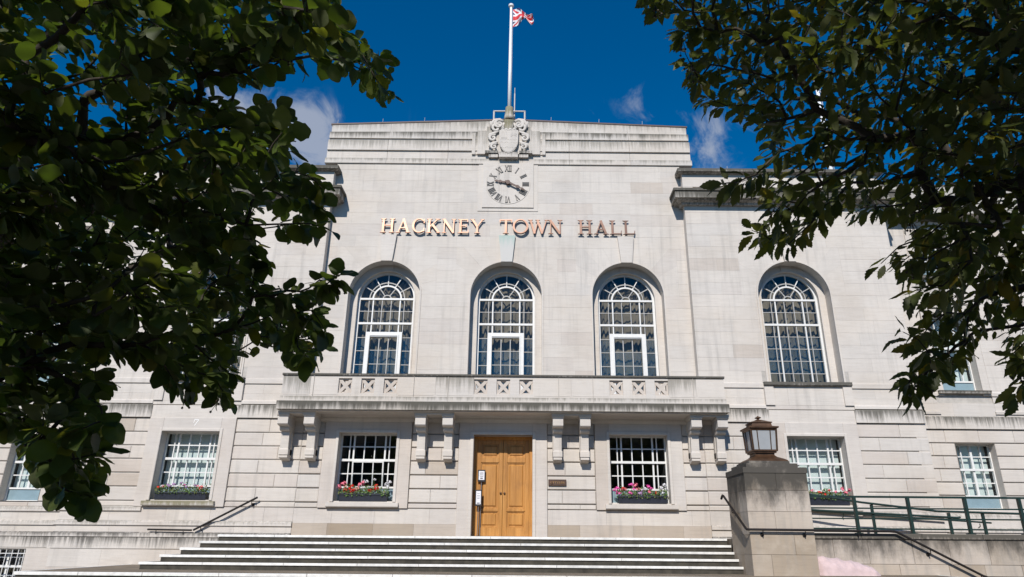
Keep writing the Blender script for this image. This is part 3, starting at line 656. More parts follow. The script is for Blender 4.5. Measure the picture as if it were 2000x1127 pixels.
# ---- ground floor windows with sashes
def sash(cx, Y, hw, z0, z1, panes=True, blind=False, hop=False, surround=True, zp=.36, top=3.0, dirty=False):
    win = MB(); yr = Y+.30; hw0 = hw; hw = hw-.006; z1_ = z1; z1 = z1-.006; z0 = z0+.006
    for (a, b) in (((cx-hw, Y), (cx-hw, yr+.05)), ((cx+hw, yr+.05), (cx+hw, Y))):
        win.add([(a[0], a[1], z0), (b[0], b[1], z0), (b[0], b[1], z1), (a[0], a[1], z1)], [(0, 1, 2, 3)], .1)
    win.add([(cx-hw, Y, z1), (cx+hw, Y, z1), (cx+hw, yr+.05, z1), (cx-hw, yr+.05, z1)], [(3, 2, 1, 0)], .15)
    win.add([(cx-hw, Y, z0), (cx+hw, Y, z0), (cx+hw, yr+.05, z0), (cx-hw, yr+.05, z0)], [(0, 1, 2, 3)], .2)
    win = win.build('window', M['trim'], TH)
    if surround:
        so_ = 1.16 if surround is True else surround; zb = .655
        for (xa, xb, za, zc) in ((cx-so_, cx-hw-.004, zb, top), (cx+hw+.004, cx+so_, zb, top), (cx-hw-.003, cx+hw+.003, z1+.004, top)):
            MB().cbox(xa, xb, Y-.05, Y+.12, za, zc, .006, random.uniform(.45, .85)).build('surround', M['trim'], win)
        for (xa, xb, za, zc) in ((cx-hw-.075, cx-hw+.004, z0-.02, z1+.075), (cx+hw-.004, cx+hw+.075, z0-.02, z1+.075), (cx-hw+.004, cx+hw-.004, z1-.004, z1+.075)):
            MB().cbox(xa, xb, Y-.075, Y-.045, za, zc, .01, .05).build('architrave_bead', M['trim'], win)
        MB().cbox(cx-so_, cx+so_, Y-.012, Y+.1, z0-.17, z0, .005, .3).build('surround', M['trim'], win)
        sm = 'lichen' if dirty else 'trim'
        MB().sweep([(cx-.93, Y), (cx+.93, Y)], [(-.32, z0-.15), (.12, z0-.15), (.135, z0-.13), (.14, z0-.04), (-.32, z0+.004)]).build('window_sill', M[sm], win)
    w = hw*2
    XS = [(cx-hw+w*f, .026 if k in (0, 2, 3, 5) else .042, 'white') for k, f in enumerate((.155, .228, .41, .59, .772, .845))] if w > 1.4 else [(cx-hw+w*f, .03 if k != 1 else .06, 'white') for k, f in enumerate((.25, .5, .75))]
    zs0 = z0+zp; zm = zs0+(z1-zs0)*.505
    for (xa, xb, za, zc) in ((cx-hw, cx-hw+.03, z0, z1), (cx+hw-.03, cx+hw, z0, z1), (cx-hw+.03, cx+hw-.03, z1-.035, z1)): bbx(win, xa, xb, yr-.045, yr+.03, za, zc, 'white', 'window_frame')
    X0, X1 = cx-hw+.03, cx+hw-.03
    lights(win, XS, [((zm+z1)/2+.01, .028, 'white')], yr, X0, X1, zm, z1-.035, panes)
    bbx(win, X0, X1, yr-.06, yr+.03, zm-.03, zm+.03, 'white', 'meeting_rail')
    if hop:
        lights(win, [XS[0]], [((zs0+zm)/2, .028, 'white')], yr+.02, X0, XS[1][0], zs0, zm-.03, panes)
        lights(win, [XS[5]], [((zs0+zm)/2, .028, 'white')], yr+.02, XS[4][0], X1, zs0, zm-.03, panes)
        mb = MB(); xa, xb = XS[1][0], XS[4][0]
        for (a, b, c, d) in ((xa, xa+.035, zs0, zm-.03), (xb-.035, xb, zs0, zm-.03), (xa+.035, xb-.035, zm-.065, zm-.03), (xa+.035, xb-.035, zs0, zs0+.035)): mb.box(a, b, yr-.02, yr+.015, c, d)
        for x, ww, mt in XS[2:4]: mb.box(x-ww/2, x+ww/2, yr-.016, yr+.01, zs0+.035, zm-.065)
        mb.box(xa+.035, xb-.035, yr-.012, yr+.006, (zs0+zm)/2-.014, (zs0+zm)/2+.014)
        k = MB(); k.v = [(x, y-(z-zs0)*.13, z) for x, y, z in mb.v]; k.f = mb.f; k.t = mb.t; k.m = mb.m
        k.build('hopper_sash', M['white'], win)
        pane(win, [(xa, zs0), (xb, zs0), (xb, zm-.03), (xa, zm-.03)], yr-.06)
    else:
        lights(win, XS, [((zs0+zm)/2, .028, 'white')], yr+.02, X0, X1, zs0, zm-.03, panes)
    bbx(win, X0, X1, yr-.03, yr+.04, zs0-.02, zs0+.025, 'white', 'bottom_rail')
    MB().box(X0, X1, yr+.0, yr+.03, z0, zs0-.02).build('lower_panel', M['panelblue'], win)
    bbx(win, X0, X1, yr-.02, yr-.002, z0, z0+.03, 'white', 'bottom_rail')
    room(win, cx-hw, cx+hw, yr+.05, z0, z1, 1.7)
    if blind:
        MB().box(cx-hw+.02, cx+hw-.02, yr+.17, yr+.175, z0+.1, z1).build('roller_blind', M['blind'], win)
    return win
for s in (-1, 1):
    sash(s*GX, YG, GW, GZ0, GZ1, True, False, hop=(s < 0), top=3.05)
    sash(s*QX, YP, GW, GZ0, GZ1, True, True, top=2.93, dirty=(s < 0))
    sash(s*FXc, YF, FWd, .80, 2.555, False, True, surround=False, zp=.34)
    for (za, zb, tp) in ((4.05, 6.35, 6.6), (7.6, 9.02, 9.15)):
        w_ = sash(s*FXc, YF, FWd if za < 5 else .60, za, zb, False, za < 5, surround=False, zp=.3)
        h2 = .78
        for (xa, xb, c, d) in ((s*FXc-h2, s*FXc-.56, za-.15, tp), (s*FXc+.56, s*FXc+h2, za-.15, tp), (s*FXc-.56, s*FXc+.56, zb, tp)):
            MB().cbox(xa, xb, YF-.03, YF+.12, c, d, .006, .3).build('surround', M['trim'], w_)
        MB().sweep([(s*FXc-.75, YF), (s*FXc+.75, YF)], [(-.3, za-.10), (.10, za-.10), (.12, za-.02), (-.3, za+.005)]).build('window_sill', M['weather'], w_)
    # barred basement window
    w_ = sash(s*FXc, YF-.05, FWd+.05, -1.4, -.40, False, False, surround=False, zp=.1)
    for k in range(8): MB().tube([(s*FXc-.56+.16*k, YF-.02, -1.4), (s*FXc-.56+.16*k, YF-.02, -.42)], .012, 6).build('grille_bar', M['white'], w_)
    for z in (-.52, -.85): MB().tube([(s*FXc-.6, YF-.022, z), (s*FXc+.6, YF-.022, z)], .011, 6).build('grille_bar', M['white'], w_)
# chalk mark over the left ground floor window
strokes([bar(-.05, .08, .06, .08, .015), bar(.055, .08, -.02, -.08, .015), bar(-.055, .08, -.06, -.02, .012)], -8.24, 2.80, -.1, YP-.053, YP-.05, 'chalk_mark', M['chalk'], TH)

# ---- doorway
DW = MB(); yd = YG+.36
DW.add([(-.784, YG, -.03), (-.784, yd+.1, -.03), (-.784, yd+.1, 2.545), (-.784, YG, 2.545)], [(0, 1, 2, 3)], .3)
DW.add([(.784, YG, -.03), (.784, yd+.1, -.03), (.784, yd+.1, 2.545), (.784, YG, 2.545)], [(3, 2, 1, 0)], .3)
DW.add([(-.79, YG, 2.545), (.79, YG, 2.545), (.79, yd+.1, 2.545), (-.79, yd+.1, 2.545)], [(3, 2, 1, 0)], .3)
DW = DW.build('doorway', M['trim'], TH)
for (xa, xb, za, zc) in ((-1.17, -.785, -.03, 3.05), (.785, 1.17, -.03, 3.05), (-.785, .785, 2.545, 3.05)):
    MB().cbox(xa, xb, YG-.05, YG+.12, za, zc, .006, .6).build('surround', M['trim'], DW)
for (xa, xb, za, zc) in ((-.87, -.782, -.02, 2.63), (.782, .87, -.02, 2.63), (-.782, .782, 2.54, 2.63)):
    MB().cbox(xa, xb, YG-.075, YG-.045, za, zc, .01, .12).build('architrave_bead', M['trim'], DW)
for (xa, xb, za, zc) in ((-.788, -.70, 0, 2.54), (.70, .788, 0, 2.54), (-.70, .70, 2.46, 2.54)):
    MB().cbox(xa, xb, yd-.08, yd+.06, za, zc, .008).build('door_frame', M['oak'], DW)
MB().box(-.79, .79, YG-.05, yd+.3, -.03, .0).build('threshold', M['trim'], DW)
for s in (-1, 1):
    a, b = sorted((s*.004, s*.70))
    lf = MB().box(a, b, yd, yd+.05, .003, 2.46).build('door_leaf', M['oak'], TH)
    def stile(x0, x1, z0, z1, pr): MB().cbox(x0, x1, yd-pr, yd+.001, z0, z1, .006).build('door_stile', M['oak'], lf)
    stile(a, a+.105, .003, 2.46, .042); stile(b-.105, b, .003, 2.46, .042)
    for (z0, z1) in ((.003, .21), (.62, .68), (1.86, 1.99), (2.36, 2.46)): stile(a+.105, b-.105, z0, z1, .0415)
    for (z0, z1) in ((.21, .62), (.68, 1.86), (1.99, 2.36)):
        MB().cbox(a+.165, b-.165, yd-.026, yd+.002, z0+.06, z1-.06, .022).build('door_panel', M['oak'], lf)
        for (p, q, u, v_) in ((a+.105, b-.105, z1-.022, z1-.001), (a+.105, b-.105, z0+.001, z0+.022), (a+.105, a+.127, z0+.022, z1-.022), (b-.127, b-.105, z0+.022, z1-.022)):
            MB().box(p, q, yd-.022, yd+.001, u, v_).build('door_moulding', M['oak'], lf)
    MB().lathe([(0.0, 0), (.022, .0), (.03, .02), (.022, .045), (0, .05)], (s*.05, yd-.06, 1.05), 12).build('door_knob', M['bronze'], lf)
room(DW, -.8, .8, yd+.12, 0, 2.5, .6)

# ---- balcony on paired brackets
BA = MB().box(-5.87, 5.87, -1.10, .02, 3.05, 3.265, .1)
BA = BA.build('balcony', M['weather'], TH)
MB().box(-5.80, 5.80, -1.02, -.2, 3.02, 3.05, .3).sweep([(-5.75, YG), (5.75, YG)], [(0, 2.86), (.06, 2.86), (.10, 2.93), (.10, 2.98), (.16, 3.02), (-.01, 3.02), (-.01, 2.86)]).build('soffit_moulding', M['trim'], BA)
groups = [-AX, 0, AX]
hol = []
for g in groups:
    for o_ in (-.595, 0, .595): hol.append((g+o_-.175, g+o_+.175))
edges = [-5.80] + [v for h in hol for v in h] + [5.80]
for k in range(0, len(edges), 2):
    a, b = edges[k], edges[k+1]
    n = max(1, round((b-a)/.95))
    for i in range(n):
        xa, xb = a+(b-a)*i/n, a+(b-a)*(i+1)/n
        MB().box(xa+.0015, xb-.0015, -1.03, -.83, 3.40, 3.945, random.uniform(.05, .6)).build('parapet_stone', M['lightstain' if random.random() < .4 else 'trim'], BA)
        if b-a > .8 and xb-xa > .5:
            for (p, q, u, v_) in ((xa+.04, xb-.04, 3.44, 3.455),): MB().box(p, q, -1.036, -1.029, u, v_, .2).build('parapet_panel', M['trim'], BA)
for i in range(8):
    xa, xb = -5.82+11.64*i/8, -5.82+11.64*(i+1)/8
    MB().box(xa+.001, xb-.001, -1.045, -.80, 3.268, 3.40, random.uniform(.05, .5)).build('parapet_base', M['lightstain'], BA)
    MB().sweep([(xa+.001, -1.03), (xb-.001, -1.03)], [(-.24, 3.945), (.03, 3.945), (.045, 3.96), (.045, 4.00), (-.10, 4.025), (-.24, 4.00)]).build('parapet_coping', M['cap'], BA)
for x in (-4.98, -2.35, -1.45, 1.45, 2.35, 4.98): MB().box(x-.005, x+.005, -1.050, -1.035, 3.268, 4.0, 1.5).build('joint', M['mortar'], BA)
for (a, b) in hol:
    c = (a+b)/2
    MB().box(a, b, -1.03, -.83, 3.88, 3.944, .2).build('parapet_stone', M['trim'], BA); MB().box(a, b, -1.03, -.83, 3.401, 3.49, .2).build('parapet_stone', M['trim'], BA)
    mb = MB()
    for q in (bar(a, 3.49, b, 3.88, .085), bar(b, 3.49, a, 3.88, .0851)):
        A = sum(q[i][0]*q[(i+1) % 4][1]-q[(i+1) % 4][0]*q[i][1] for i in range(4)); mb.prism(q if A > 0 else q[::-1], -.985 if q[0][0] < c else -.983, -.87, .8)
    mb.build('cross_panel', M['trim'], BA)
    fr = MB()
    for (p, q, u, v_) in ((a, a+.04, 3.49, 3.88), (b-.04, b, 3.49, 3.88), (a+.04, b-.04, 3.84, 3.88), (a+.04, b-.04, 3.49, 3.53)): fr.box(p, q, -.975, -.85, u, v_, .8)
    fr.build('cross_panel_frame', M['trim'], BA)
for s in (-1, 1):
    x = s*5.72
    MB().box(x-.08, x+.08, -.83, .0, 3.266, 3.945, .2).build('parapet_stone', M['trim'], BA)
    MB().box(x-.11, x+.11, -.79, -.001, 3.945, 4.02, .2).build('parapet_coping', M['weather'], BA)
for pair in ((-5.72, -5.04), (-2.145, -1.435), (1.435, 2.145), (5.04, 5.72)):
    MB().box(pair[0]-.165, pair[1]+.165, -.93, YG, 2.965, 3.021, .35).build('bracket_beam', M['trim'], BA)
    for x in pair:
        h = .135
        br = MB().xprism([(-.885, 2.905), (-.885, 2.71), (-.86, 2.685), (-.70, 2.66), (YG, 2.66), (YG, 2.905)], x-h, x+h, .45).build('bracket', M['trim'], TH)
        MB().xprism([(-.92, 2.964), (-.92, 2.93), (-.895, 2.905), (YG, 2.905), (YG, 2.964)], x-.155, x+.155, .2).build('bracket_cap', M['trim'], br)
        MB().xprism([(-.70, 2.66), (-.70, 2.60), (-.67, 2.565), (-.60, 2.55), (YG, 2.55), (YG, 2.66)], x-h+.012, x+h-.012, .3).build('bracket_neck', M['trim'], br)
        MB().xprism([(-.57, 2.55), (-.55, 2.40), (-.53, 2.12), (-.54, 2.10), (-.54, 1.95), (-.52, 1.94), (YG, 1.94), (YG, 2.55)], x-h+.03, x+h-.03, .3).build('bracket_shaft', M['trim'], br)
        MB().xprism([(-.55, 2.10), (-.555, 2.08), (-.555, 1.955), (YG, 1.955), (YG, 2.10)], x-h+.012, x+h-.012, .25).build('bracket_foot', M['trim'], br)
        MB().xprism([(-.52, 1.955), (-.535, 1.935), (-.535, 1.885), (-.50, 1.865), (-.40, 1.86), (-.36, 1.835), (YG, 1.82), (YG, 1.955)], x-h+.025, x+h-.025, .25).build('bracket_lip', M['trim'], br)
        for e in (-1, 1):
            MB().xprism([(-.42, 2.55), (-.40, 1.93), (-.25, 1.93), (-.25, 2.55)], *sorted((x+e*(h-.03), x+e*(h-.012))), .3).build('bracket_fillet', M['trim'], br)

# ---- coat of arms on its panel
DA = -.10
CA = MB()
for (xa, xb, y, z0, z1) in ((-.70, .70, -.18, 11.34, 12.34), (-.99, -.70, -.15, 11.35, 12.20), (.70, .99, -.15, 11.35, 12.20), (-1.06, -.99, -.05, 11.36, 12.18), (.99, 1.06, -.05, 11.36, 12.18), (-1.16, -1.06, -.12, 11.35, 12.12), (1.06, 1.16, -.12, 11.35, 12.12)):
    CA.box(xa, xb, y*.55, .1, z0+DA*.45, z1+DA*.45, .3)
CA = CA.build('coat_of_arms', M['lightstain'], TH)
MB().box(-.74, -.33, -.36, -.1, 11.39, 11.47, .4).box(.33, .74, -.36, -.1, 11.39, 11.47, .4).box(-.62, -.331, -.28, -.0, 11.26, 11.37, .05).box(.331, .62, -.28, -.0, 11.26, 11.37, .05).box(-.30, .30, -.44, -.0, 11.22, 11.40, .1).shift(DA, .5).build('arms_corbel', M['stain'], CA)
def shield(sc, n=10):
    pts = [(-.30, .0), (-.30, -.38)]
    for i in range(1, n): a = math.pi*i/n; pts.append((-.30*math.cos(a), -.38-.46*math.sin(a)**1.15))
    pts += [(.30, -.38), (.30, 0)]
    return [(x*sc, 11.78+(z+.41)*sc) for x, z in pts]
def ccw(p):
    A = sum(p[i][0]*p[(i+1) % len(p)][1]-p[(i+1) % len(p)][0]*p[i][1] for i in range(len(p))); return p if A > 0 else p[::-1]
MB().prism(ccw(shield(1.0)), -.47, -.3, .05).prism(ccw(shield(.93)), -.485, -.46, .05).shift(DA, .5).build('shield', M['carve'], CA)
for (z, w) in ((11.73, .27), (11.55, .23), (11.84, .27)):
    MB().tube([(-w+2*w*i/20, -.485, z+.018*math.sin(i*1.0)) for i in range(21)], .011, 5).shift(DA, .5).build('shield_wave', M['carve'], CA)
MB().box(-.23, -.06, -.500, -.48, 11.90, 12.10, .2).box(-.21, -.17, -.506, -.48, 12.10, 12.13).box(-.12, -.08, -.506, -.48, 12.10, 12.13).box(-.235, -.055, -.506, -.48, 11.885, 11.90).shift(DA, .5).build('shield_tower', M['carve'], CA)
mb = MB()
for k in range(6): mb.tube([(.06, -.49, 11.93+.02*k), (.14, -.49, 12.0+.012*k), (.25, -.49, 11.95+.02*k)], .009, 5)
mb.shift(DA, .5).build('shield_tree', M['carve'], CA)
def scroll(cx, cz, r, turns, a0, dr, y, rad, parent=None):
    n = 26; pts = []; rr_ = []
    for i in range(n):
        f = i/(n-1); a = a0+dr*turns*2*math.pi*f; q = r*(1-f*.82); pts.append((cx+q*math.cos(a), y-.05*math.sin(f*3.1), cz+q*math.sin(a))); rr_.append(rad*(1-.45*f))
    return MB().tube(pts, rr_, 8).shift(DA, .5).build('mantling_scroll', M['carve'], CA, smooth=True)
for s in (-1, 1):
    D_ = lambda cx, cz, r, a0, y=-.30, rad=.05, tn=1.25: scroll(s*cx, cz, r, tn, a0 if s > 0 else math.pi-a0, -s, y, rad)
    D_(.50, 11.94, .135, 2.2); D_(.46, 11.62, .115, 2.3, rad=.042); D_(.40, 12.30, .17, 3.2, y=-.30, rad=.055); D_(.32, 12.44, .15, 1.2, y=-.33, rad=.045); D_(.47, 12.48, .12, .6, rad=.04)
    for (pts, ra) in (([(.33, 12.2), (.46, 12.12), (.60, 12.06), (.63, 11.93)], .05), ([(.34, 11.8), (.44, 11.76), (.58, 11.72), (.60, 11.60)], .045), ([(.18, 12.55), (.30, 12.62), (.46, 12.60), (.56, 12.46), (.56, 12.32)], .055), ([(.13, 12.25), (.24, 12.38), (.33, 12.33), (.40, 12.22)], .045), ([(.15, 12.5), (.22, 12.36), (.20, 12.25)], .04)):
        MB().tube([(s*x, -.32, z) for x, z in pts], [ra*(.6+.5*math.sin(math.pi*(i+.5)/len(pts))) for i in range(len(pts))], 8).shift(DA, .5).build('mantling_leaf', M['carve'], CA, smooth=True)
MB().tube([(-.24+.48*i/16, -.43-.03*math.sin(i*.2), 12.19+.018*math.sin(i*1.5)+.03*(i/16)) for i in range(17)], [.035+.01*math.sin(i*1.5) for i in range(17)], 8).shift(DA, .5).build('torse', M['carve'], CA, smooth=True)
MB().lathe([(.10, 0), (.13, .08), (.15, .2), (.14, .28), (.17, .33), (.16, .42), (.11, .44)], (0, -.30, 12.2), 16).shift(DA, .5).build('helm', M['lichen'], CA, smooth=True)
MB().lathe([(.17, 0), (.16, .10), (.13, .30), (.125, .46), (.09, .47)], (0, -.12, 12.60), 12).shift(-.07).build('pole_socket', M['lichen'], CA, smooth=True)
GR = MB()
for s in (-1, 1): GR.tube([(s*.50, .05, 12.55), (s*.50, .05, 12.98), ], .03, 6)
GR.tube([(-.52, .05, 12.98), (.52, .05, 12.98)], .03, 6)
GR.build('pole_guard_rail', M['thinbar'], TH)
# ------------------------------------------------------------------ steps and landings
TR, RI = .285, .1425
ST = empty('entrance_steps', (0, -2, -1.6))
tag(ST, 'broad flight of dark stone steps with white nosings below the door', 'steps')
def step(xl, xr, yf, zt, seg=1.45, lret=True, yb=-.15, rret=False):
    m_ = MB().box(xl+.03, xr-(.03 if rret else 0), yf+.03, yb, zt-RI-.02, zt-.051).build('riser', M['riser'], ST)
    x = xl; k = 0
    while x < xr-.01:
        e = x+random.uniform(seg*.8, seg*1.25)
        if xr-e < .6: e = xr
        j = random.uniform(-.003, .003)
        MB().cbox(x+.003, e-.003, yf+j, yf+.07, zt-.052, zt, .006).build('nosing', M['nosing'], m_); x = e
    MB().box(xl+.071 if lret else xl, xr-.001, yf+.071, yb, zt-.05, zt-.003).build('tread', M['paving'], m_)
    if lret:
        y = yf+.071
        while y < yb-.02:
            e = min(y+1.3, yb); MB().cbox(xl, xl+.07, y+.003, e-.003, zt-.052, zt-.001, .006).build('nosing', M['nosing'], m_); y = e
for k in range(5): step(-6.57-.28*k, 5.30, -1.8-TR*k, -.016-RI*k)
ZL = -.016-RI*5
LD = MB().box(-9.215, 9.555, -4.335, -.14, ZL-.3, ZL-.005).build('landing', M['paving'])
tag(LD, kind='structure')
# lower flight down to the square
LS = empty('lower_steps', (0, -5, -1.6)); tag(LS, 'lower flight of white edged steps at the front of the brown landing', 'steps')
ST0 = ST; ST = LS
x = -9.29
while x < 9.6:
    e = min(x+random.uniform(1.2, 1.9), 9.63)
    if 9.63-e < .5: e = 9.63
    MB().cbox(x+.004, e-.004, -4.41+random.uniform(-.003, .003), -4.34, ZL-.062, ZL, .006).build('nosing', M['nosing'], LS); x = e
for k in range(1, 6): step(-9.29-.28*k, 9.63+.28*k, -4.41-TR*k, ZL-RI*k)
for s_, x in ((-1, -9.29), (1, 9.63)):
    MB().cbox(*sorted((x, x-s_*.07)), -4.335, -.3, ZL-.062, ZL-.001, .008).build('nosing', M['nosing'], LS)
    MB().box(*sorted((x-s_*.03, x-s_*.2)), -4.37, -.3, ZL-RI-.02, ZL-.063).build('riser', M['riser'], LS)
MB().box(-9.26, 9.60, -4.38, -4.2, ZL-RI-.02, ZL-.063).build('riser', M['riser'], LS)

# ------------------------------------------------------------------ stone pier with lantern
PR = empty('stone_pier', (5.95, -2.9, ZL)); tag(PR, 'square soot stained stone pier carrying the lantern beside the steps', 'pier')
px0, px1, py0, py1 = 5.27, 6.62, -3.6, -2.3
for k, (z0, z1) in enumerate(((ZL-.02, -.33), (-.33, .07), (.07, .52), (.52, .95), (.95, 1.31))):
    cut = px0+(px1-px0)*(.30, .68, .42, .62, .5)[k]
    for (a, b) in ((px0, cut), (cut, px1)):
        o = MB().cbox(a+.002, b-.002, py0, py0+.5, z0+.002, z1-.002, .006, (1.35, 1.45, .95, 1.0, 1.3)[k]+random.uniform(-.12, .12)).build('stone', M['pier'], PR)
    MB().box(px0+.0, px1-.0, py0+.502, py1, z0+.002, z1-.002, random.uniform(1.2, 1.5)).build('stone', M['pier'], PR)
MB().box(px0+.02, px1-.02, py0+.02, py1-.02, ZL, 1.30).build('pier_core', M['mortar'], PR)
MB().box(px0-.012, px1+.012, py0-.012, py1+.012, 1.31, 1.43, .8).build('cap', M['pier'], PR)
MB().box(px0+.10, px1-.13, py0+.10, py1-.10, 1.43, 1.525, .8).build('cap', M['pier'], PR)
MB().box(px0+.20, px1-.26, py0+.20, py1-.20, 1.525, 1.585, .7).build('cap', M['pier'], PR)
lx, ly = 5.93, -2.95
LN = empty('lantern', (lx, ly, 1.585)); tag(LN, 'square brown bronze lantern with frosted panes on the stone pier', 'lantern')
MB().lathe([(.42, 0), (.42, .02), (.36, .06), (.25, .11), (.21, .15), (.21, .19), (.25, .20), (.25, .235), (.19, .24)], (lx, ly, 1.586), sq=4).build('base', M['bronze'], LN)
z0, z1, h0, h1 = 1.83, 2.31, .262, .285
MB().lathe([(h0+.012, 0), (h0+.012, .035), (h0-.02, .04)], (lx, ly, z0-.012), sq=4).build('bottom_frame', M['bronze'], LN)
MB().lathe([(h1, -.03), (h1+.01, .0), (h1+.05, .02), (h1+.05, .05), (h1, .06), (h1-.06, .075), (h1-.07, .14), (h1-.05, .145), (h1-.05, .165), (h1-.10, .18), (.06, .235), (.025, .24), (.02, .26), (.055, .275), (.055, .295), (.02, .315), (0.001, .335)], (lx, ly, z1), sq=4).build('roof', M['bronze'], LN)
for q in range(4):
    a = q*math.pi/2
    def rot(p): return (lx+p[0]*math.cos(a)-p[1]*math.sin(a), ly+p[0]*math.sin(a)+p[1]*math.cos(a), p[2])
    v = [rot(p) for p in ((-h0+.02, -h0+.012, z0), (h0-.02, -h0+.012, z0), (h1-.02, -h1+.012, z1), (-h1+.02, -h1+.012, z1), (-h0+.02, -h0+.02, z0), (h0-.02, -h0+.02, z0), (h1-.02, -h1+.02, z1), (-h1+.02, -h1+.02, z1))]
    MB().add(v, [(0, 1, 2, 3), (7, 6, 5, 4), (0, 4, 5, 1), (1, 5, 6, 2), (2, 6, 7, 3), (3, 7, 4, 0)]).build('pane', M['lampglass'], LN)
    MB().tube([rot((-h0, -h0, z0)), rot((-h1, -h1, z1))], .022, 4).build('corner_post', M['bronze'], LN)
    for f in (-.52, .52): MB().tube([rot((h0*f, -h0+.004, z0)), rot((h1*f, -h1+.004, z1))], .012, 4).build('glazing_bar', M['bronze'], LN)

# ------------------------------------------------------------------ ramp wall, railings, handrails
RW = empty('ramp_wall', (9, -2.6, -1.6)); tag(RW, 'long soot streaked stone retaining wall of the ramp right of the pier', 'wall')
for (z0, z1) in ((-1.62, -1.05), (-1.05, -.52), (-.52, .0)):
    x = 5.33 if z0 > -1 else 5.33
    while x < 16.9:
        e = min(x+random.uniform(.75, 1.25), 17.0)
        if 17-e < .5: e = 17.0
        MB().cbox(x+.003, e-.003, -2.62+random.uniform(-.002, .002), -2.3, z0+.003, z1-.003, .006, random.uniform(.85, 1.45)).build('stone', M['ramp'], RW); x = e
MB().box(5.33, 17, -2.6, -2.28, -1.62, -.004).build('wall_core', M['mortar'], RW)
x = 5.33
while x < 16.9:
    e = min(x+1.35, 17.0)
    MB().cbox(x+.003, e-.003, -2.66, -2.24, .0, .115, .012, .9).build('coping', M['cap'], RW); x = e
MB().box(5.34, 17, -2.28, -.3, -1.62, -.02).build('ramp_deck', M['paving'], RW)
RG = empty('ramp_railing', (9, -2.45, .115)); tag(RG, 'dark green metal railing with square posts on top of the ramp wall', 'railing')
for (z, h, d) in ((.905, .022, .03), (.655, .016, .014), (.43, .014, .014), (.215, .016, .014)):
    MB().box(6.65, 16.8, -2.45-d, -2.45+d, z-h, z+h).build('rail', M['green'], RG)
for x in (6.9, 8.09, 9.31, 10.61, 11.85, 13.1, 14.3, 15.5):
    p = MB().box(x-.03, x+.03, -2.49, -2.41, .115, .90).build('post', M['green'], RG)
    MB().box(x-.07, x+.07, -2.52, -2.38, .115, .13).build('base_plate', M['green'], p)
# sloping inner handrails of the ramp
RB = empty('ramp_handrail', (9, -1.0, -.02)); tag(RB, 'dark green double handrail sloping down along the ramp behind the railing', 'handrail')
MB().tube([(7.0, -1.0, 1.13), (7.9, -1.0, 1.01), (8.95, -1.0, .86), (10.8, -1.0, .665), (13.8, -1.0, .60)], .026, 8).build('rail', M['green'], RB)
MB().tube([(7.0, -1.0, .72), (7.9, -1.0, .66), (11.26, -1.0, .515), (11.33, -1.0, .53)], .026, 8).build('rail', M['green'], RB)
for x, zt in ((7.4, 1.07), (9.2, .83), (11.08, .65), (11.92, .64), (13.0, .62)):
    p = MB().box(x-.028, x+.028, -.99, -.93, -.02, zt-.02).build('post', M['green'], RB)
RC = empty('wall_handrail', (9, -.35, .5)); tag(RC, 'green handrail on brackets against the wall behind the ramp', 'handrail')
MB().tube([(6.4, -.34, .78), (9.0, -.34, .62), (12.5, -.34, .42)], .022, 8).build('rail', M['green'], RC)
for x in (7.0, 8.75, 10.5, 12.2):
    z = .78-(x-6.4)*.0615
    MB().tube([(x, -.34, z-.02), (x, -.34, z-.09), (x, -.262, z-.12)], .012, 6).build('rail_bracket', M['green'], RC)
def handrail(name, label, pts, brs, r=.026):
    o = empty(name, pts[0]); tag(o, label, 'handrail')
    MB().tube(pts, r, 10).build('rail', M['rail'], o)
    for (a, b) in brs:
        MB().tube([a, (a[0], a[1], a[2]-.07), b], .011, 6).build('rail_bracket', M['rail'], o)
        d = Vector((b[0]-a[0], b[1]-a[1], 0)).normalized()
        MB().tube([Vector(b)-d*.012, Vector(b)], .04, 10).build('wall_plate', M['rail'], o)
    return o
handrail('pier_handrail', 'black tubular handrail bent round the corner of the stone pier',
         [(5.19, -2.00, .86), (5.19, -2.12, .93), (5.19, -2.2, .91), (5.19, -3.60, .19), (5.20, -3.66, .165), (5.24, -3.685, .16), (7.30, -3.685, .155)],
         [((5.19, -2.75, .60), (5.267, -2.75, .50)), ((5.52, -3.685, .135), (5.52, -3.603, .06)), ((6.40, -3.685, .13), (6.40, -3.603, .055))])
handrail('ramp_wall_handrail', 'black tubular handrail running level then down the ramp wall',
         [(6.63, -2.75, .165), (8.74, -2.75, .16), (8.80, -2.75, .14), (10.5, -2.75, -.735), (10.6, -2.75, -.765), (12.6, -2.75, -.77)],
         [((7.95, -2.75, .14), (7.95, -2.623, .05)), ((9.45, -2.75, -.22), (9.45, -2.623, -.31)), ((10.45, -2.75, -.73), (10.45, -2.623, -.82)), ((11.6, -2.75, -.79), (11.6, -2.623, -.88))])
yl = YP-.12
handrail('sloping_handrail', 'black sloping handrail on the wall above the left end of the steps',
         [(-7.80, yl, .088), (-6.29, yl, .893)], [((-7.62, yl, .16), (-7.62, YP-.003, .08)), ((-6.42, yl, .80), (-6.42, YP-.003, .72))])
handrail('level_handrail', 'short level black handrail low on the wall left of the steps',
         [(-8.96, yl, .095), (-7.84, yl, .085)], [((-8.74, yl, .07), (-8.74, YP-.003, .0)), ((-8.05, yl, .06), (-8.05, YP-.003, -.01))], .022)

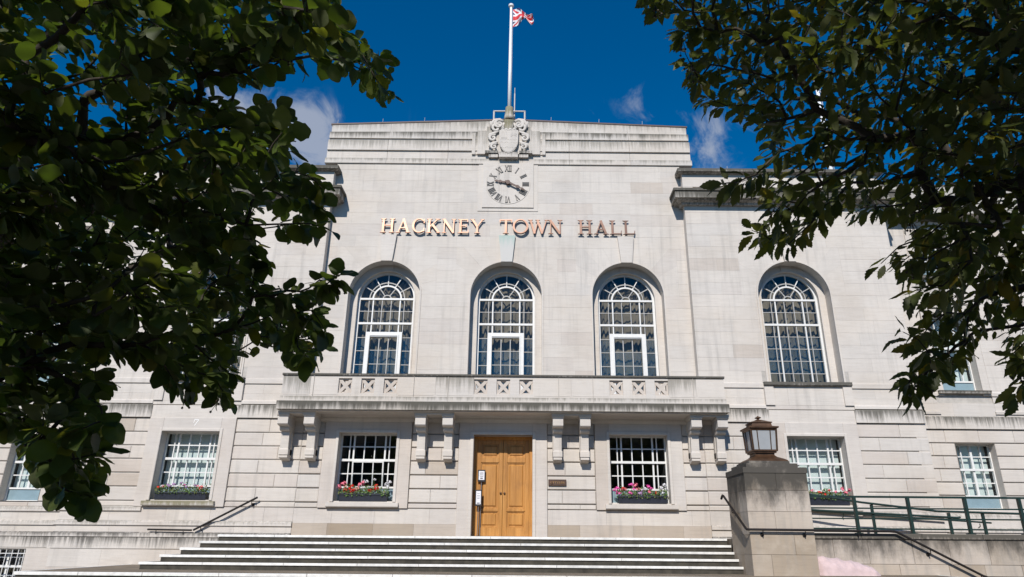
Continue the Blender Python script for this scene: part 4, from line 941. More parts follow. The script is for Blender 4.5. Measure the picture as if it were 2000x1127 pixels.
# ------------------------------------------------------------------ planters
M['leafgreen'] = plain('pelargonium_leaf', (.085, .15, .03), .6, var=.5, sc=30)
M['leafolive'] = plain('olive_leaf', (.13, .14, .04), .6, var=.5, sc=30)
for nm, c in (('fl_red', (.75, .02, .012)), ('fl_pink', (.80, .19, .26)), ('fl_magenta', (.78, .09, .38)), ('fl_white', (.78, .76, .78)), ('fl_lilac', (.40, .24, .42)), ('fl_salmon', (.72, .30, .26))):
    M[nm] = plain(nm, c, .7, var=.12, sc=40)
def blossom(r):
    mb = MB(); 
    for k in range(26):
        d = Vector((random.gauss(0, 1), random.gauss(0, 1), random.gauss(.35, .8))).normalized(); u = d.orthogonal().normalized(); u.rotate(Matrix.Rotation(random.uniform(0, 6), 3, d)); w = d.cross(u)
        c = d*r*random.uniform(.55, 1.0); q = r*.36
        mb.add([c+u*q+d*q*.2, c+w*q-d*q*.1, c-u*q+d*q*.2, c-w*q-d*q*.1], [(0, 1, 2), (0, 2, 3)])
    return mb
BL = {}
for nm in ('fl_red', 'fl_pink', 'fl_magenta', 'fl_white', 'fl_lilac', 'fl_salmon'):
    me = blossom(.045).build('flower_head_mesh', M[nm]); BL[nm] = me.data; bpy.data.objects.remove(me)
def planter(cx, Y, z, half, label, cols, seed, xo=0.0):
    rnd = random.Random(seed); x0, x1 = cx-half+xo, cx+half+xo
    o = empty('planter', (cx, Y, z)); tag(o, label, 'planter', 'planters on the ground floor sills')
    mb = MB().xprism([(Y-.10, z), (Y+.08, z), (Y+.10, z+.17), (Y-.12, z+.17)], x0, x1)
    mb.box(x0-.012, x1+.012, Y-.135, Y+.115, z+.155, z+.185)
    mb.build('trough', M['planter'], o)
    MB().box(x0+.01, x1-.01, Y-.11, Y+.09, z+.186, z+.19).build('soil', M['inkgrey'], o)
    lf = MB()
    for k in range(950):
        x = rnd.uniform(x0-.03, x1+.03); hgt = .07+.17*abs(math.sin(x*5.1+seed))*rnd.random()+.08*rnd.random()
        c = Vector((x, Y+rnd.uniform(-.16, .06), z+.17+hgt*rnd.uniform(-.25, 1)))
        d = Vector((rnd.gauss(0, 1), rnd.gauss(-.5, 1), rnd.gauss(.5, .7))).normalized(); u = d.orthogonal().normalized(); u.rotate(Matrix.Rotation(rnd.uniform(0, 6), 3, d)); w = d.cross(u); q = rnd.uniform(.014, .03)
        lf.add([c+u*q, c+u*q*.2+w*q*.8, c-u*q, c-u*q*.2-w*q*.8], [(0, 1, 2, 3)], 0, int(rnd.random() < .35))
    tag(lf.build('foliage', [M['leafgreen'], M['leafolive']], o), kind='stuff')
    stems = MB()
    for (f, dz, nm, sc) in cols:
        x = x0+(x1-x0)*f; zz = z+.215+dz*1.45; yy = Y-.08+rnd.uniform(-.06, .06)
        b_ = bpy.data.objects.new('flower_head', BL[nm]); COL.objects.link(b_); b_.location = (x, yy, zz); b_.scale = (sc*1.9, sc*1.4, sc*1.45); b_.rotation_euler = (rnd.uniform(-.4, .4), rnd.uniform(-.4, .4), rnd.uniform(0, 6))
        b_.parent = o; b_.matrix_parent_inverse = Matrix.Translation(-o.location)
        stems.tube([(x, yy+.02, z+.16), (x+rnd.uniform(-.02, .02), yy, zz)], .004, 4)
    tag(stems.build('stems', M['leafgreen'], o), kind='stuff')
yb_ = YG+.07
planter(-GX, yb_, GZ0+.008, .62, 'navy window planter full of scarlet and salmon geraniums left of the door',
        [(-.02, .09, 'fl_pink', 1.0), (.06, .15, 'fl_pink', 1.0), (.10, .10, 'fl_salmon', .8), (.11, .03, 'fl_red', .95), (.20, .06, 'fl_red', .85), (.23, .0, 'fl_red', .75), (.25, .11, 'fl_red', .7), (.16, -.03, 'fl_red', .75), (.29, .03, 'fl_red', .95), (.37, .06, 'fl_salmon', 1.0), (.33, .05, 'fl_salmon', .8), (.42, .13, 'fl_pink', 1.1), (.47, .16, 'fl_pink', 1.0), (.52, .19, 'fl_white', .9), (.62, .03, 'fl_red', 1.0), (.70, .05, 'fl_red', .9), (.74, .12, 'fl_red', .8), (.78, .07, 'fl_red', .8), (.72, .22, 'fl_white', .5), (.97, .14, 'fl_white', .9), (1.02, .18, 'fl_white', .8), (.94, .0, 'fl_white', .8), (1.01, .10, 'fl_white', .6)], 3)
planter(GX, yb_, GZ0+.008, .62, 'navy window planter of magenta and pink geraniums right of the door',
        [(-.03, .10, 'fl_magenta', .9), (-.07, .07, 'fl_magenta', .7), (.0, .02, 'fl_magenta', 1.0), (.09, .10, 'fl_red', .8), (.14, .09, 'fl_pink', .7), (.24, .02, 'fl_magenta', .8), (.27, .16, 'fl_magenta', .95), (.33, .10, 'fl_magenta', .8), (.37, .16, 'fl_pink', .85), (.42, .09, 'fl_pink', .8), (.45, .02, 'fl_lilac', 1.0), (.52, .06, 'fl_lilac', .9), (.56, .10, 'fl_white', .7), (.64, .14, 'fl_magenta', .9), (.66, .05, 'fl_pink', .9), (.70, .10, 'fl_magenta', .8), (.80, .03, 'fl_red', .85), (.90, .12, 'fl_white', .8), (.98, .16, 'fl_white', .9), (.95, .03, 'fl_white', .9), (1.01, .09, 'fl_white', .8)], 5, .04)
yb_ = YP+.07
planter(-QX, yb_, GZ0+.008, .66, 'navy planter of mixed lilac and orange flowers on the mossy sill at left',
        [(.05, .06, 'fl_red', .6), (.09, .08, 'fl_white', .6), (.15, .07, 'fl_salmon', .6), (.20, .10, 'fl_lilac', .7), (.27, .08, 'fl_lilac', .7), (.34, .11, 'fl_lilac', .7), (.45, .14, 'fl_lilac', .6), (.52, .10, 'fl_magenta', .5), (.60, .07, 'fl_lilac', .6), (.74, .10, 'fl_lilac', .6), (.80, .08, 'fl_pink', .6), (.90, .06, 'fl_red', .85), (.88, .03, 'fl_salmon', .6), (.97, .05, 'fl_white', .6)], 9)
planter(QX, yb_, GZ0+.008, .66, 'navy planter of red and pink flowers behind the ramp railing',
        [(.10, .08, 'fl_red', .7), (.22, .05, 'fl_red', .8), (.30, .09, 'fl_pink', .7), (.45, .06, 'fl_red', .9), (.55, .03, 'fl_red', .8), (.62, .10, 'fl_red', .6), (.75, .07, 'fl_pink', .7), (.88, .12, 'fl_pink', .9), (.94, .06, 'fl_pink', .9), (1.02, .10, 'fl_pink', .8), (1.03, .0, 'fl_pink', .7)], 12)

# ------------------------------------------------------------------ sign stands, plaque
def stand(x, y, z0, z1, hw, label, tilt, lines):
    o = empty('sign_stand', (x, y, -.016)); tag(o, label, 'sign')
    MB().lathe([(.14, 0), (.14, .012), (.03, .02), (.018, .03)], (x, y, -.016), 20).build('base', M['black'], o)
    MB().tube([(x, y, 0), (x+.01, y, (z0+z1)/2)], .013, 8).build('pole', M['chrome'], o)
    fr = MB().box(-hw-.025, hw+.025, -.012, .012, z0-.03, z1+.02).build('sign_frame', M['black'], o)
    pp = MB().box(-hw, hw, -.0165, -.012, z0+.015, z1-.012).build('paper', M['paper'], fr)
    for (f, w, h) in lines: MB().box(-hw*w, hw*w, -.0185, -.0165, z0+(z1-z0)*f-h, z0+(z1-z0)*f+h).build('print_line', M['inkgrey'], fr)
    fr.matrix_parent_inverse = Matrix.Identity(4)
    fr.location = (0.01, -.03, .016); fr.rotation_euler = (0, 0, tilt)
    return o
ys = .04
stand(-.575, ys, 1.387, 1.642, .075, 'white printed notice in black frame on tall stand against the oak door', .08, [(.80, .6, .004), (.70, .7, .004), (.60, .6, .004), (.46, .7, .004), (.38, .5, .004), (.22, .45, .014)])
stand(-.632, -.06, .766, 1.125, .062, 'smaller framed notice on a lower stand half in the doorway shadow', -.1, [(.80, .5, .004), (.66, .6, .004), (.55, .6, .004), (.45, .5, .004), (.12, .6, .012)])
PQ = MB().box(1.20, 1.665, YG-.045, YG-.004, 1.255, 1.405).build('plaque', M['hand'])
tag(PQ, 'small dark bronze plaque with raised gold lettering right of the door', 'plaque')
for (p, q, u, v_) in ((1.20, 1.665, 1.395, 1.405), (1.20, 1.665, 1.255, 1.265), (1.20, 1.21, 1.265, 1.395), (1.655, 1.665, 1.265, 1.395)): MB().box(p, q, YG-.052, YG-.0452, u, v_).build('plaque_rim', M['bronze'], PQ)
x = 1.255
for c in 'CTTYLEH':
    w, g_ = glyph(c); strokes(g_, x, 1.305, 0, YG-.052, YG-.0455, 'raised_letter', M['gold'], PQ, .052); x += .052*w+.006

# ------------------------------------------------------------------ pink bedding by the pier
def bedding():
    from mathutils import noise as mn
    mb = MB(); nu, nv = 64, 30; L_ = 1.38; v = []
    for i in range(nu+1):
        f = i/nu; x = 6.66+L_*f
        env = (min(1, f/.10))**.5*(min(1, (1-f)/.12))**.5
        hgt = (.335-.20*max(0, (f-.45)/.55)**1.2+.02*math.sin(f*9))*(.25+.75*env)
        wid = (.30+.03*math.sin(f*7))*(.45+.55*env)
        for j in range(nv+1):
            a = math.pi*j/nv; c, s_ = math.cos(a), math.sin(a)
            y = -3.08-c*wid*(1 if s_ > .1 else 1.05); z = ZL+hgt*s_**.75
            n1 = mn.noise(Vector((x*4.5, y*3, z*2)))*.06-.05*max(0, mn.noise(Vector((x*6+z*9, y*5-x*2, z*3)))-.05)+mn.noise(Vector((x*13+y*7, y*9, z*5)))*.016
            fold = .011*math.sin((x*1.0+z*1.9-y*.8)*34+3*mn.noise(Vector((x*3, y*3, 0))))*s_
            k = (n1+fold)*s_
            v.append((x+k*.2, y-c*k, z+s_*k*.8))
    f = []
    for i in range(nu):
        for j in range(nv): f.append((i*(nv+1)+j, (i+1)*(nv+1)+j, (i+1)*(nv+1)+j+1, i*(nv+1)+j+1))
    f += [tuple(range(nv, -1, -1)), tuple(nu*(nv+1)+j for j in range(nv+1))]
    return mb.add(v, f).build('bedding', M['duvet'], None, smooth=True)
tag(bedding(), 'crumpled pink duvet heaped on the landing against the ramp wall', 'bedding')

# ------------------------------------------------------------------ flagpoles
FP = empty('flagpole', (0, -.12, 12.9)); tag(FP, 'white flagpole above the coat of arms', 'flagpole')
MB().tube([(0, -.12, 12.88), (.0, -.12, 14.6), (.0, -.12, 17.12)], [.062, .055, .038], 14).build('pole', M['polewhite'], FP, smooth=True)
MB().lathe([(.0, 0), (.085, .02), (.095, .06), (.085, .09), (.03, .11)], (0, -.12, 17.1), 16).build('finial', M['polewhite'], FP)
MB().tube([(.055, -.12, 13.2), (.062, -.13, 17.0)], .006, 5).build('halyard', M['thinbar'], FP)
MB().tube([(.16, .12, 12.5), (.165, .12, 13.72)], .022, 6).tube([(.165, .12, 13.72), (.166, .12, 13.95)], .012, 6).build('aerial', M['thinbar'], FP)
def union(u, w):       # 0 blue, 1 white, 2 red ; u 0..1 along the fly, w 0..1 up the hoist
    x, y = u*2, w
    if abs(y-.5) < .11 or abs(x-1) < .11: return 2
    if abs(y-.5) < .20 or abs(x-1) < .20: return 1
    for (A, B_) in (((0, 0), (2, 1)), ((0, 1), (2, 0))):
        d = abs((B_[0]-A[0])*(A[1]-y)-(A[0]-x)*(B_[1]-A[1]))/math.hypot(2, 1)
        if d < .05: return 2
        if d < .14: return 1
    return 0
def flag(name, label, org, cols, sag=1.0):
    nu, nv = 56, 34; v = []; fs = []; ms = []
    for i in range(nu+1):
        u = i/nu
        for j in range(nv+1):
            w = j/nv
            # hoist is tied along the pole; the fly is bunched up and folded by the wind
            x = u*.70+.03*math.sin(u*9+w*2)*u
            zt = 17.0-.20*u**1.3; zb_ = 16.22+.30*min(1, u*1.6)**.8
            z = zb_+(zt-zb_)*w+.05*math.sin(u*11+1.2)*u+.06*math.sin(w*7+u*5)*u
            y = .12*math.sin(u*9.0+w*2.2)*min(1, u*3)+.07*math.sin(w*9+u*4)*u
            v.append((org[0]+x, org[1]+y, org[2]+z))
    for i in range(nu):
        for j in range(nv):
            fs.append((i*(nv+1)+j, (i+1)*(nv+1)+j, (i+1)*(nv+1)+j+1, i*(nv+1)+j+1)); ms.append(cols((i+.5)/nu, (j+.5)/nv))
    mb = MB(); mb.v = v; mb.f = fs; mb.t = [0.0]*len(fs); mb.m = ms
    o = mb.build(name, [M['blue'], M['flagwhite'], M['red']], None, smooth=True)
    so_ = o.modifiers.new('thickness', 'SOLIDIFY'); so_.thickness = .004
    return tag(o, label, 'flag')
flag('flag', 'small wind folded red white and blue flag at the top of the pole', (.065, -.12, 0), union)
FP2 = empty('flagpole', (11.67, 3.0, 10.3)); tag(FP2, 'white flagpole on the roof behind the right hand tree', 'flagpole')
MB().tube([(11.67, 3.0, 10.2), (11.67, 3, 16.6)], [.085, .06], 12).build('pole', M['polewhite'], FP2, smooth=True)
MB().lathe([(.0, 0), (.10, .02), (.11, .06), (.03, .11)], (11.67, 3, 16.58), 14).build('finial', M['polewhite'], FP2)
MB().tube([(11.80, 3, 10.6), (11.78, 3, 16.4)], .012, 5).build('halyard', M['thinbar'], FP2)

# ------------------------------------------------------------------ brick terrace added out of view to keep shadows dark; mirrored in the glass
TB = empty('added_terrace', (0, -58, -1.6)); tag(TB, 'brown brick terrace with slate roof added unseen behind the camera to darken shadows, mirrored in the windows', 'building')
MB().box(-52, 52, -66, -58, -1.6, 10.5).build('wall', M['brick'], TB)
MB().xprism([(-57.6, 10.5), (-62, 13.6), (-66.4, 10.5)], -52.4, 52.4).build('roof', M['slate'], TB)
for i in range(26):
    for z in (.2, 3.6, 7.0):
        x = -50+4*i; w_ = MB().box(x-.65, x+.65, -58.0, -57.9, z, z+2.0).build('window', M['white'], TB)
        MB().box(x-.55, x+.55, -57.91, -57.88, z+.1, z+1.9).build('pane', M['slate'], w_)
# ------------------------------------------------------------------ the two trees the camera stands under
# twig ends of the two crowns (centimetres)
TIPS_L = [(-91,-1610,101),(-131,-1626,143),(-123,-1599,38),(-96,-1658,192),(-103,-1608,173),(-126,-1652,92),(-38,-1662,175),(-142,-1664,139),(-130,-1614,73),(-140,-1595,41),(-86,-1621,86),(-72,-1590,88),(-92,-1638,174),(-66,-1629,172),(-91,-1542,76),(-101,-1582,62),(-120,-1657,140),(-161,-1633,147),(-93,-1624,128),(-98,-1664,181),(-130,-1640,63),(-143,-1602,96),(-146,-1576,56),(-141,-1624,75),(-70,-1631,221),(-53,-1559,79),(-89,-1627,179),(-38,-1567,80),(-89,-1610,121),(-133,-1580,118),(-56,-1626,180),(-80,-1614,124),(-131,-1656,190),(-158,-1645,172),(-136,-1648,92),(-52,-1624,135),(-130,-1593,124),(-122,-1633,106),(-89,-1668,151),(-78,-1604,101),(-53,-1572,156),(-78,-1620,73),(-136,-1577,60),(-116,-1619,123),(-101,-1563,76),(-135,-1590,111),(-104,-1614,179),(-101,-1601,120),(-149,-1642,121),(-81,-1629,124),(-114,-1594,118),(-41,-1653,198),(-68,-1642,201),(-118,-1610,17),(-93,-1631,209),(-105,-1607,20),(-146,-1581,106),(-71,-1640,126),(-59,-1631,127),(-78,-1621,85),(-145,-1630,91),(-110,-1616,177),(-31,-1656,169),(-93,-1646,192),(-106,-1604,164),(-97,-1647,166),(-69,-1575,111),(-136,-1603,112),(-28,-1665,171),(-55,-1569,132),(-71,-1599,93),(-62,-1580,153),(-97,-1568,62),(-96,-1614,126),(-132,-1655,103),(-89,-1638,194),(-139,-1661,144),(-70,-1575,102),(-141,-1615,63),(-148,-1592,57),(-51,-1568,98),(-85,-1570,58),(-126,-1595,101),(-65,-1628,144),(-114,-1593,64),(-69,-1553,91),(-81,-1587,118),(-76,-1602,88),(-119,-1610,152),(-145,-1634,135),(-120,-1594,179),(-103,-1594,65),(-120,-1648,105),(-137,-1650,142),(-83,-1608,170),(-126,-1651,105),(-83,-1605,115),(-52,-1648,202),(-27,-1595,210),(-91,-1614,158),(-73,-1628,146),(-142,-1660,187),(-145,-1650,168),(-98,-1646,157),(-80,-1632,223),(-101,-1666,173),(-125,-1611,115),(-77,-1575,118),(-98,-1639,212),(-26,-1654,195),(-85,-1657,170),(-120,-1646,118),(-66,-1632,120),(-109,-1622,134),(-92,-1625,68),(-79,-1601,80),(-123,-1611,24),(-122,-1653,191),(-47,-1562,91),(-61,-1575,93),(-73,-1601,131),(-113,-1604,41),(-102,-1621,27),(-142,-1596,33),(-146,-1630,74),(-154,-1580,52),(-127,-1631,68),(-126,-1617,145),(-56,-1621,152),(-83,-1588,127),(-150,-1658,187),(-158,-1658,178),(-155,-1602,45),(-112,-1609,148),(-134,-1654,158),(-94,-1626,223),(-159,-1633,138),(-134,-1589,67),(-139,-1603,68),(-106,-1607,93),(-128,-1643,140),(-144,-1606,86),(-89,-1617,73),(-150,-1598,36),(-136,-1627,82),(-93,-1626,77),(-108,-1620,123),(-125,-1692,161),(-110,-1618,69),(-27,-1625,195),(-136,-1632,93),(-115,-1639,110),(-94,-1617,146),(-146,-1631,144),(-68,-1555,154),(-53,-1648,193),(-152,-1651,176),(-138,-1628,101),(-149,-1576,65),(-34,-1652,198),(-111,-1665,188),(-112,-1612,80),(-142,-1617,57),(-79,-1632,181),(-66,-1636,176),(-127,-1647,115),(-154,-1625,85),(-122,-1640,98),(-141,-1642,118),(-146,-1618,49),(-78,-1570,51),(-76,-1579,126),(-110,-1605,131),(-95,-1653,177),(-70,-1647,186),(-108,-1621,22),(-40,-1580,64),(-130,-1604,79),(-84,-1627,213),(-103,-1646,195),(-115,-1638,120),(-87,-1600,106),(-95,-1595,68),(-112,-1607,158),(-85,-1547,94),(-110,-1609,18),(-110,-1605,68),(-24,-1655,178),(-46,-1632,181),(-130,-1639,131),(-121,-1614,30),(-20,-1582,214),(-117,-1615,168),(-44,-1664,164),(-156,-1656,167),(-143,-1599,107),(-160,-1584,56),(-57,-1612,167),(-54,-1564,88),(-142,-1599,90),(-123,-1597,13),(-154,-1627,94),(-36,-1620,196),(-94,-1558,70),(-125,-1589,128),(-135,-1595,92),(-90,-1577,80),(-18,-1592,194),(-111,-1662,173),(-149,-1620,86),(-154,-1631,134),(-54,-1605,150),(-50,-1558,146),(-160,-1642,144),(-65,-1648,176),(-126,-1657,197),(-160,-1600,39),(-105,-1603,104),(-113,-1595,13),(-122,-1633,131),(-72,-1569,95),(-114,-1650,107),(-96,-1563,55),(-156,-1585,45),(-62,-1643,126),(-129,-1648,59),(-123,-1650,98),(-154,-1649,187),(-89,-1631,186),(-100,-1614,31),(-118,-1594,50),(-115,-1625,131),(-85,-1554,84),(-118,-1598,93),(-112,-1634,114),(-145,-1610,95),(-137,-1618,100),(-92,-1669,163),(-87,-1610,112),(-150,-1574,50),(-83,-1556,63),(-56,-1634,133),(-39,-1590,210),(-94,-1582,53),(-118,-1615,158),(-73,-1584,135),(-152,-1655,158),(-131,-1600,72),(-41,-1648,178),(-123,-1592,65),(-86,-1623,174),(-85,-1601,72),(-150,-1643,200),(-133,-1637,56),(-44,-1611,195),(-68,-1544,85),(-69,-1580,145),(-121,-1661,147),(-108,-1603,124),(-89,-1623,81),(-131,-1650,99),(-130,-1587,49),(-77,-1623,175),(-45,-1629,143),(-46,-1570,150),(-108,-1662,184),(-132,-1665,188),(-144,-1627,54),(-127,-1653,185),(-48,-1642,176),(-92,-1610,170),(-140,-1649,101),(-30,-1578,213),(-127,-1596,93),(-141,-1656,140),(-104,-1666,188),(-151,-1642,114),(-145,-1671,174),(-132,-1654,146),(-142,-1644,138),(-44,-1574,128),(-58,-1558,152),(-68,-1606,100),(-58,-1638,177),(-138,-1641,146),(-169,-1626,137),(-94,-1554,81),(-227,-1554,150),(-158,-1501,345),(-254,-1547,257),(-132,-1512,199),(-212,-1546,305),(-226,-1529,78),(-277,-1496,228),(-240,-1480,136),(-259,-1467,149),(-152,-1515,313),(-157,-1464,173),(-142,-1447,160),(-184,-1423,111),(-190,-1496,34),(-183,-1487,40),(-206,-1548,164),(-194,-1467,259),(-228,-1557,215),(-217,-1545,298),(-251,-1560,287),(-272,-1426,107),(-158,-1472,265),(-210,-1527,158),(-86,-1557,258),(-109,-1508,203),(-272,-1456,88),(-159,-1555,253),(-228,-1543,140),(-124,-1492,276),(-222,-1461,277),(-175,-1511,48),(-129,-1468,141),(-111,-1383,239),(-132,-1513,130),(-189,-1538,171),(-121,-1386,154),(-103,-1556,256),(-135,-1431,181),(-211,-1444,105),(-164,-1525,261),(-149,-1484,283),(-217,-1538,200),(-203,-1481,278),(-101,-1397,124),(-255,-1430,190),(-259,-1492,137),(-132,-1497,275),(-175,-1520,297),(-243,-1518,113),(-267,-1410,88),(-191,-1514,194),(-188,-1451,281),(-220,-1444,84),(-61,-1430,341),(-267,-1551,284),(-106,-1404,246),(-228,-1540,290),(-187,-1464,199),(-227,-1515,222),(-250,-1450,66),(-192,-1554,161),(-110,-1513,210),(-139,-1516,125),(-162,-1484,289),(-189,-1470,185),(-138,-1438,200),(-231,-1490,99),(-226,-1487,176),(-171,-1367,137),(-158,-1514,274),(-271,-1466,74),(-117,-1462,227),(-145,-1419,148),(-244,-1508,120),(-126,-1515,182),(-252,-1452,153),(-237,-1560,224),(-188,-1470,33),(-99,-1493,294),(-189,-1482,210),(-217,-1536,191),(-182,-1355,129),(-201,-1471,200),(-231,-1480,109),(-239,-1490,101),(-163,-1562,233),(-249,-1515,218),(-68,-1540,274),(-221,-1437,24),(-92,-1510,213),(-202,-1491,42),(-263,-1467,94),(-178,-1491,343),(-254,-1450,176),(-154,-1386,118),(-109,-1490,246),(-101,-1394,140),(-174,-1474,172),(-172,-1502,120),(-101,-1526,330),(-153,-1414,200),(-146,-1478,131),(-73,-1561,257),(-165,-1497,130),(-146,-1485,119),(-200,-1468,69),(-207,-1523,173),(-166,-1502,108),(-202,-1549,283),(-163,-1469,118),(-190,-1464,101),(-211,-1528,199),(-164,-1502,215),(-194,-1541,290),(-200,-1516,203),(-276,-1445,76),(-183,-1542,312),(-227,-1519,107),(-159,-1426,88),(-231,-1449,67),(-165,-1537,258),(-193,-1460,283),(-132,-1522,267),(-162,-1484,180),(-228,-1499,232),(-186,-1497,122),(-244,-1560,221),(-238,-1440,202),(-182,-1378,120),(-229,-1442,73),(-158,-1452,202),(-69,-1558,281),(-166,-1479,112),(-243,-1458,162),(-240,-1429,192),(-224,-1543,161),(-191,-1573,144),(-207,-1466,265),(-277,-1522,304),(-209,-1480,108),(-189,-1548,303),(-264,-1508,230),(-235,-1472,122),(-108,-1523,268),(-144,-1515,289),(-260,-1508,205),(-240,-1426,102),(-239,-1514,148),(-140,-1460,136),(-223,-1550,302),(-119,-1527,206),(-285,-1501,230),(-243,-1493,152),(-197,-1516,190),(-162,-1391,106),(-124,-1523,313),(-129,-1374,142),(-139,-1381,148),(-235,-1454,144),(-147,-1509,182),(-193,-1499,49),(-201,-1540,179),(-123,-1418,147),(-151,-1515,192),(-158,-1521,46),(-175,-1420,86),(-107,-1396,219),(-148,-1426,82),(-184,-1538,294),(-172,-1537,302),(-212,-1491,224),(-192,-1464,24),(-234,-1448,164),(-207,-1481,220),(-258,-1549,246),(-212,-1558,163),(-59,-1446,301),(-80,-1553,285),(-244,-1545,307),(-272,-1420,83),(-221,-1503,113),(-162,-1511,41),(-63,-1557,291),(-165,-1569,243),(-193,-1482,231),(-118,-1510,232),(-168,-1411,127),(-95,-1556,272),(-117,-1394,125),(-73,-1492,313),(-278,-1428,90),(-222,-1553,227),(-146,-1466,164),(-211,-1514,212),(-216,-1550,222),(-144,-1513,195),(-200,-1472,108),(-206,-1447,182),(-81,-1487,307),(-242,-1442,101),(-146,-1490,153),(-230,-1471,189),(-284,-1527,280),(-102,-1398,154),(-193,-1557,150),(-142,-1509,324),(-177,-1495,212),(-117,-1528,266),(-86,-1411,128),(-208,-1472,119),(-94,-1554,255),(-50,-1452,308),(-155,-1388,98),(-175,-1536,260),(-225,-1480,51),(-244,-1470,178),(-201,-1452,162),(-138,-1472,204),(-160,-1500,226),(-63,-1522,299),(-270,-1408,99),(-155,-1369,150),(-205,-1551,85),(-182,-1454,100),(-227,-1473,42),(-259,-1453,164),(-226,-1507,122),(-167,-1526,278),(-225,-1473,114),(-116,-1516,194),(-163,-1480,250),(-100,-1541,303),(-256,-1459,93),(-257,-1509,130),(-175,-1495,104),(-127,-1402,240),(-202,-1504,183),(-221,-1438,100),(-232,-1546,165),(-200,-1465,83),(-135,-1425,159),(-163,-1511,292),(-206,-1465,148),(-64,-1546,285),(-201,-1469,289),(-169,-1541,276),(-182,-1527,325),(-213,-1473,30),(-220,-1442,182),(-264,-1547,272),(-133,-1517,333),(-179,-1432,91),(-221,-1513,105),(-186,-1491,28),(-123,-1384,235),(-85,-1446,99),(-131,-1439,224),(-177,-1510,343),(-141,-1504,121),(-252,-1509,145),(-229,-1445,87),(-244,-1488,162),(-248,-1541,265),(-222,-1470,255),(-120,-1518,220),(-214,-1448,189),(-196,-1494,199),(-196,-1447,176),(-140,-1432,170),(-280,-1413,97),(-87,-1553,276),(-261,-1456,64),(-233,-1439,175),(-142,-1517,204),(-117,-1517,339),(-275,-1457,66),(-141,-1466,148),(-267,-1534,307),(-136,-1435,213),(-167,-1506,270),(-185,-1484,237),(-246,-1528,231),(-71,-1461,331),(-211,-1550,212),(-215,-1459,24),(-188,-1391,123),(-167,-1517,300),(-256,-1512,139),(-152,-1443,203),(-98,-1528,272),(-172,-1434,122),(-224,-1432,173),(-246,-1556,299),(-108,-1495,219),(-83,-1542,313),(-152,-1507,135),(-222,-1541,184),(-226,-1542,154),(-276,-1523,290),(-170,-1480,102),(-134,-1517,181),(-167,-1494,194),(-78,-1459,310),(-238,-1585,263),(-148,-1456,178),(-215,-1469,240),(-269,-1513,202),(-257,-1482,139),(-212,-1553,93),(-234,-1517,137),(-119,-1541,263),(-216,-1501,229),(-262,-1521,188),(-121,-1392,218),(-211,-1516,195),(-204,-1541,301),(-178,-1410,107),(-213,-1556,228),(-210,-1548,141),(-180,-1492,138),(-165,-1479,157),(-42,-1467,280),(-166,-1452,198),(-103,-1510,220),(-217,-1544,276),(-267,-1518,228),(-68,-1437,326),(-120,-1419,244),(-210,-1539,148),(-238,-1448,60),(-80,-1460,321),(-237,-1463,134),(-128,-1523,215),(-275,-1522,231),(-215,-1457,197),(-81,-1429,109),(-246,-1545,220),(-199,-1483,43),(-70,-1557,270),(-145,-1516,278),(-174,-1510,320),(-173,-1558,263),(-186,-1484,198),(-197,-1479,268),(-183,-1382,109),(-160,-1394,143),(-228,-1454,151),(-88,-1496,298),(-193,-1534,231),(-130,-1428,148),(-105,-1417,109),(-216,-1486,266),(-174,-1540,241),(-186,-1432,101),(-291,-1413,84),(-226,-1459,130),(-207,-1469,252),(-225,-1549,292),(-213,-1537,178),(-184,-1537,305),(-116,-1518,204),(-205,-1488,188),(-209,-1564,231),(-160,-1447,192),(-106,-1514,266),(-118,-1377,146),(-177,-1574,280),(-176,-1451,184),(-190,-1451,194),(-154,-1494,228),(-262,-1442,60),(-286,-1491,224),(-142,-1366,138),(-227,-1552,240),(-172,-1502,350),(-239,-1452,70),(-104,-1424,150),(-241,-1431,112),(-180,-1565,222),(-222,-1524,97),(-180,-1513,266),(-245,-1518,228),(-154,-1518,112),(-237,-1484,163),(-260,-1528,309),(-142,-1420,76),(-225,-1540,145),(-258,-1538,253),(-100,-1496,233),(-171,-1422,132),(-158,-1567,249),(-271,-1514,299),(-115,-1455,220),(-65,-1457,324),(-168,-1547,282),(-134,-1522,290),(-167,-1465,107),(-177,-1568,252),(-144,-1467,126),(-243,-1460,106),(-203,-1550,272),(-187,-1569,213),(-132,-1467,198),(-207,-1492,34),(-194,-1572,238),(-139,-1523,299),(-167,-1504,317),(-176,-1505,112),(-165,-1361,144),(-250,-1524,187),(-114,-1505,226),(-124,-1533,196),(-186,-1505,337),(-178,-1552,236),(-164,-1572,230),(-205,-1528,229),(-273,-1470,83),(-215,-1544,82),(-162,-1498,274),(-185,-1536,238),(-80,-1529,328),(-151,-1501,354),(-255,-1516,302),(-258,-1550,278),(-138,-1453,171),(-221,-1522,89),(-104,-1437,239),(-188,-1494,213),(-184,-1573,234),(-190,-1455,268),(-141,-1519,110),(-144,-1480,259),(-228,-1463,107),(-122,-1447,164),(-258,-1428,166),(-182,-1565,245),(-31,-1581,100),(-38,-1583,98),(-35,-1581,97),(-112,-1597,6),(-117,-1600,8)]
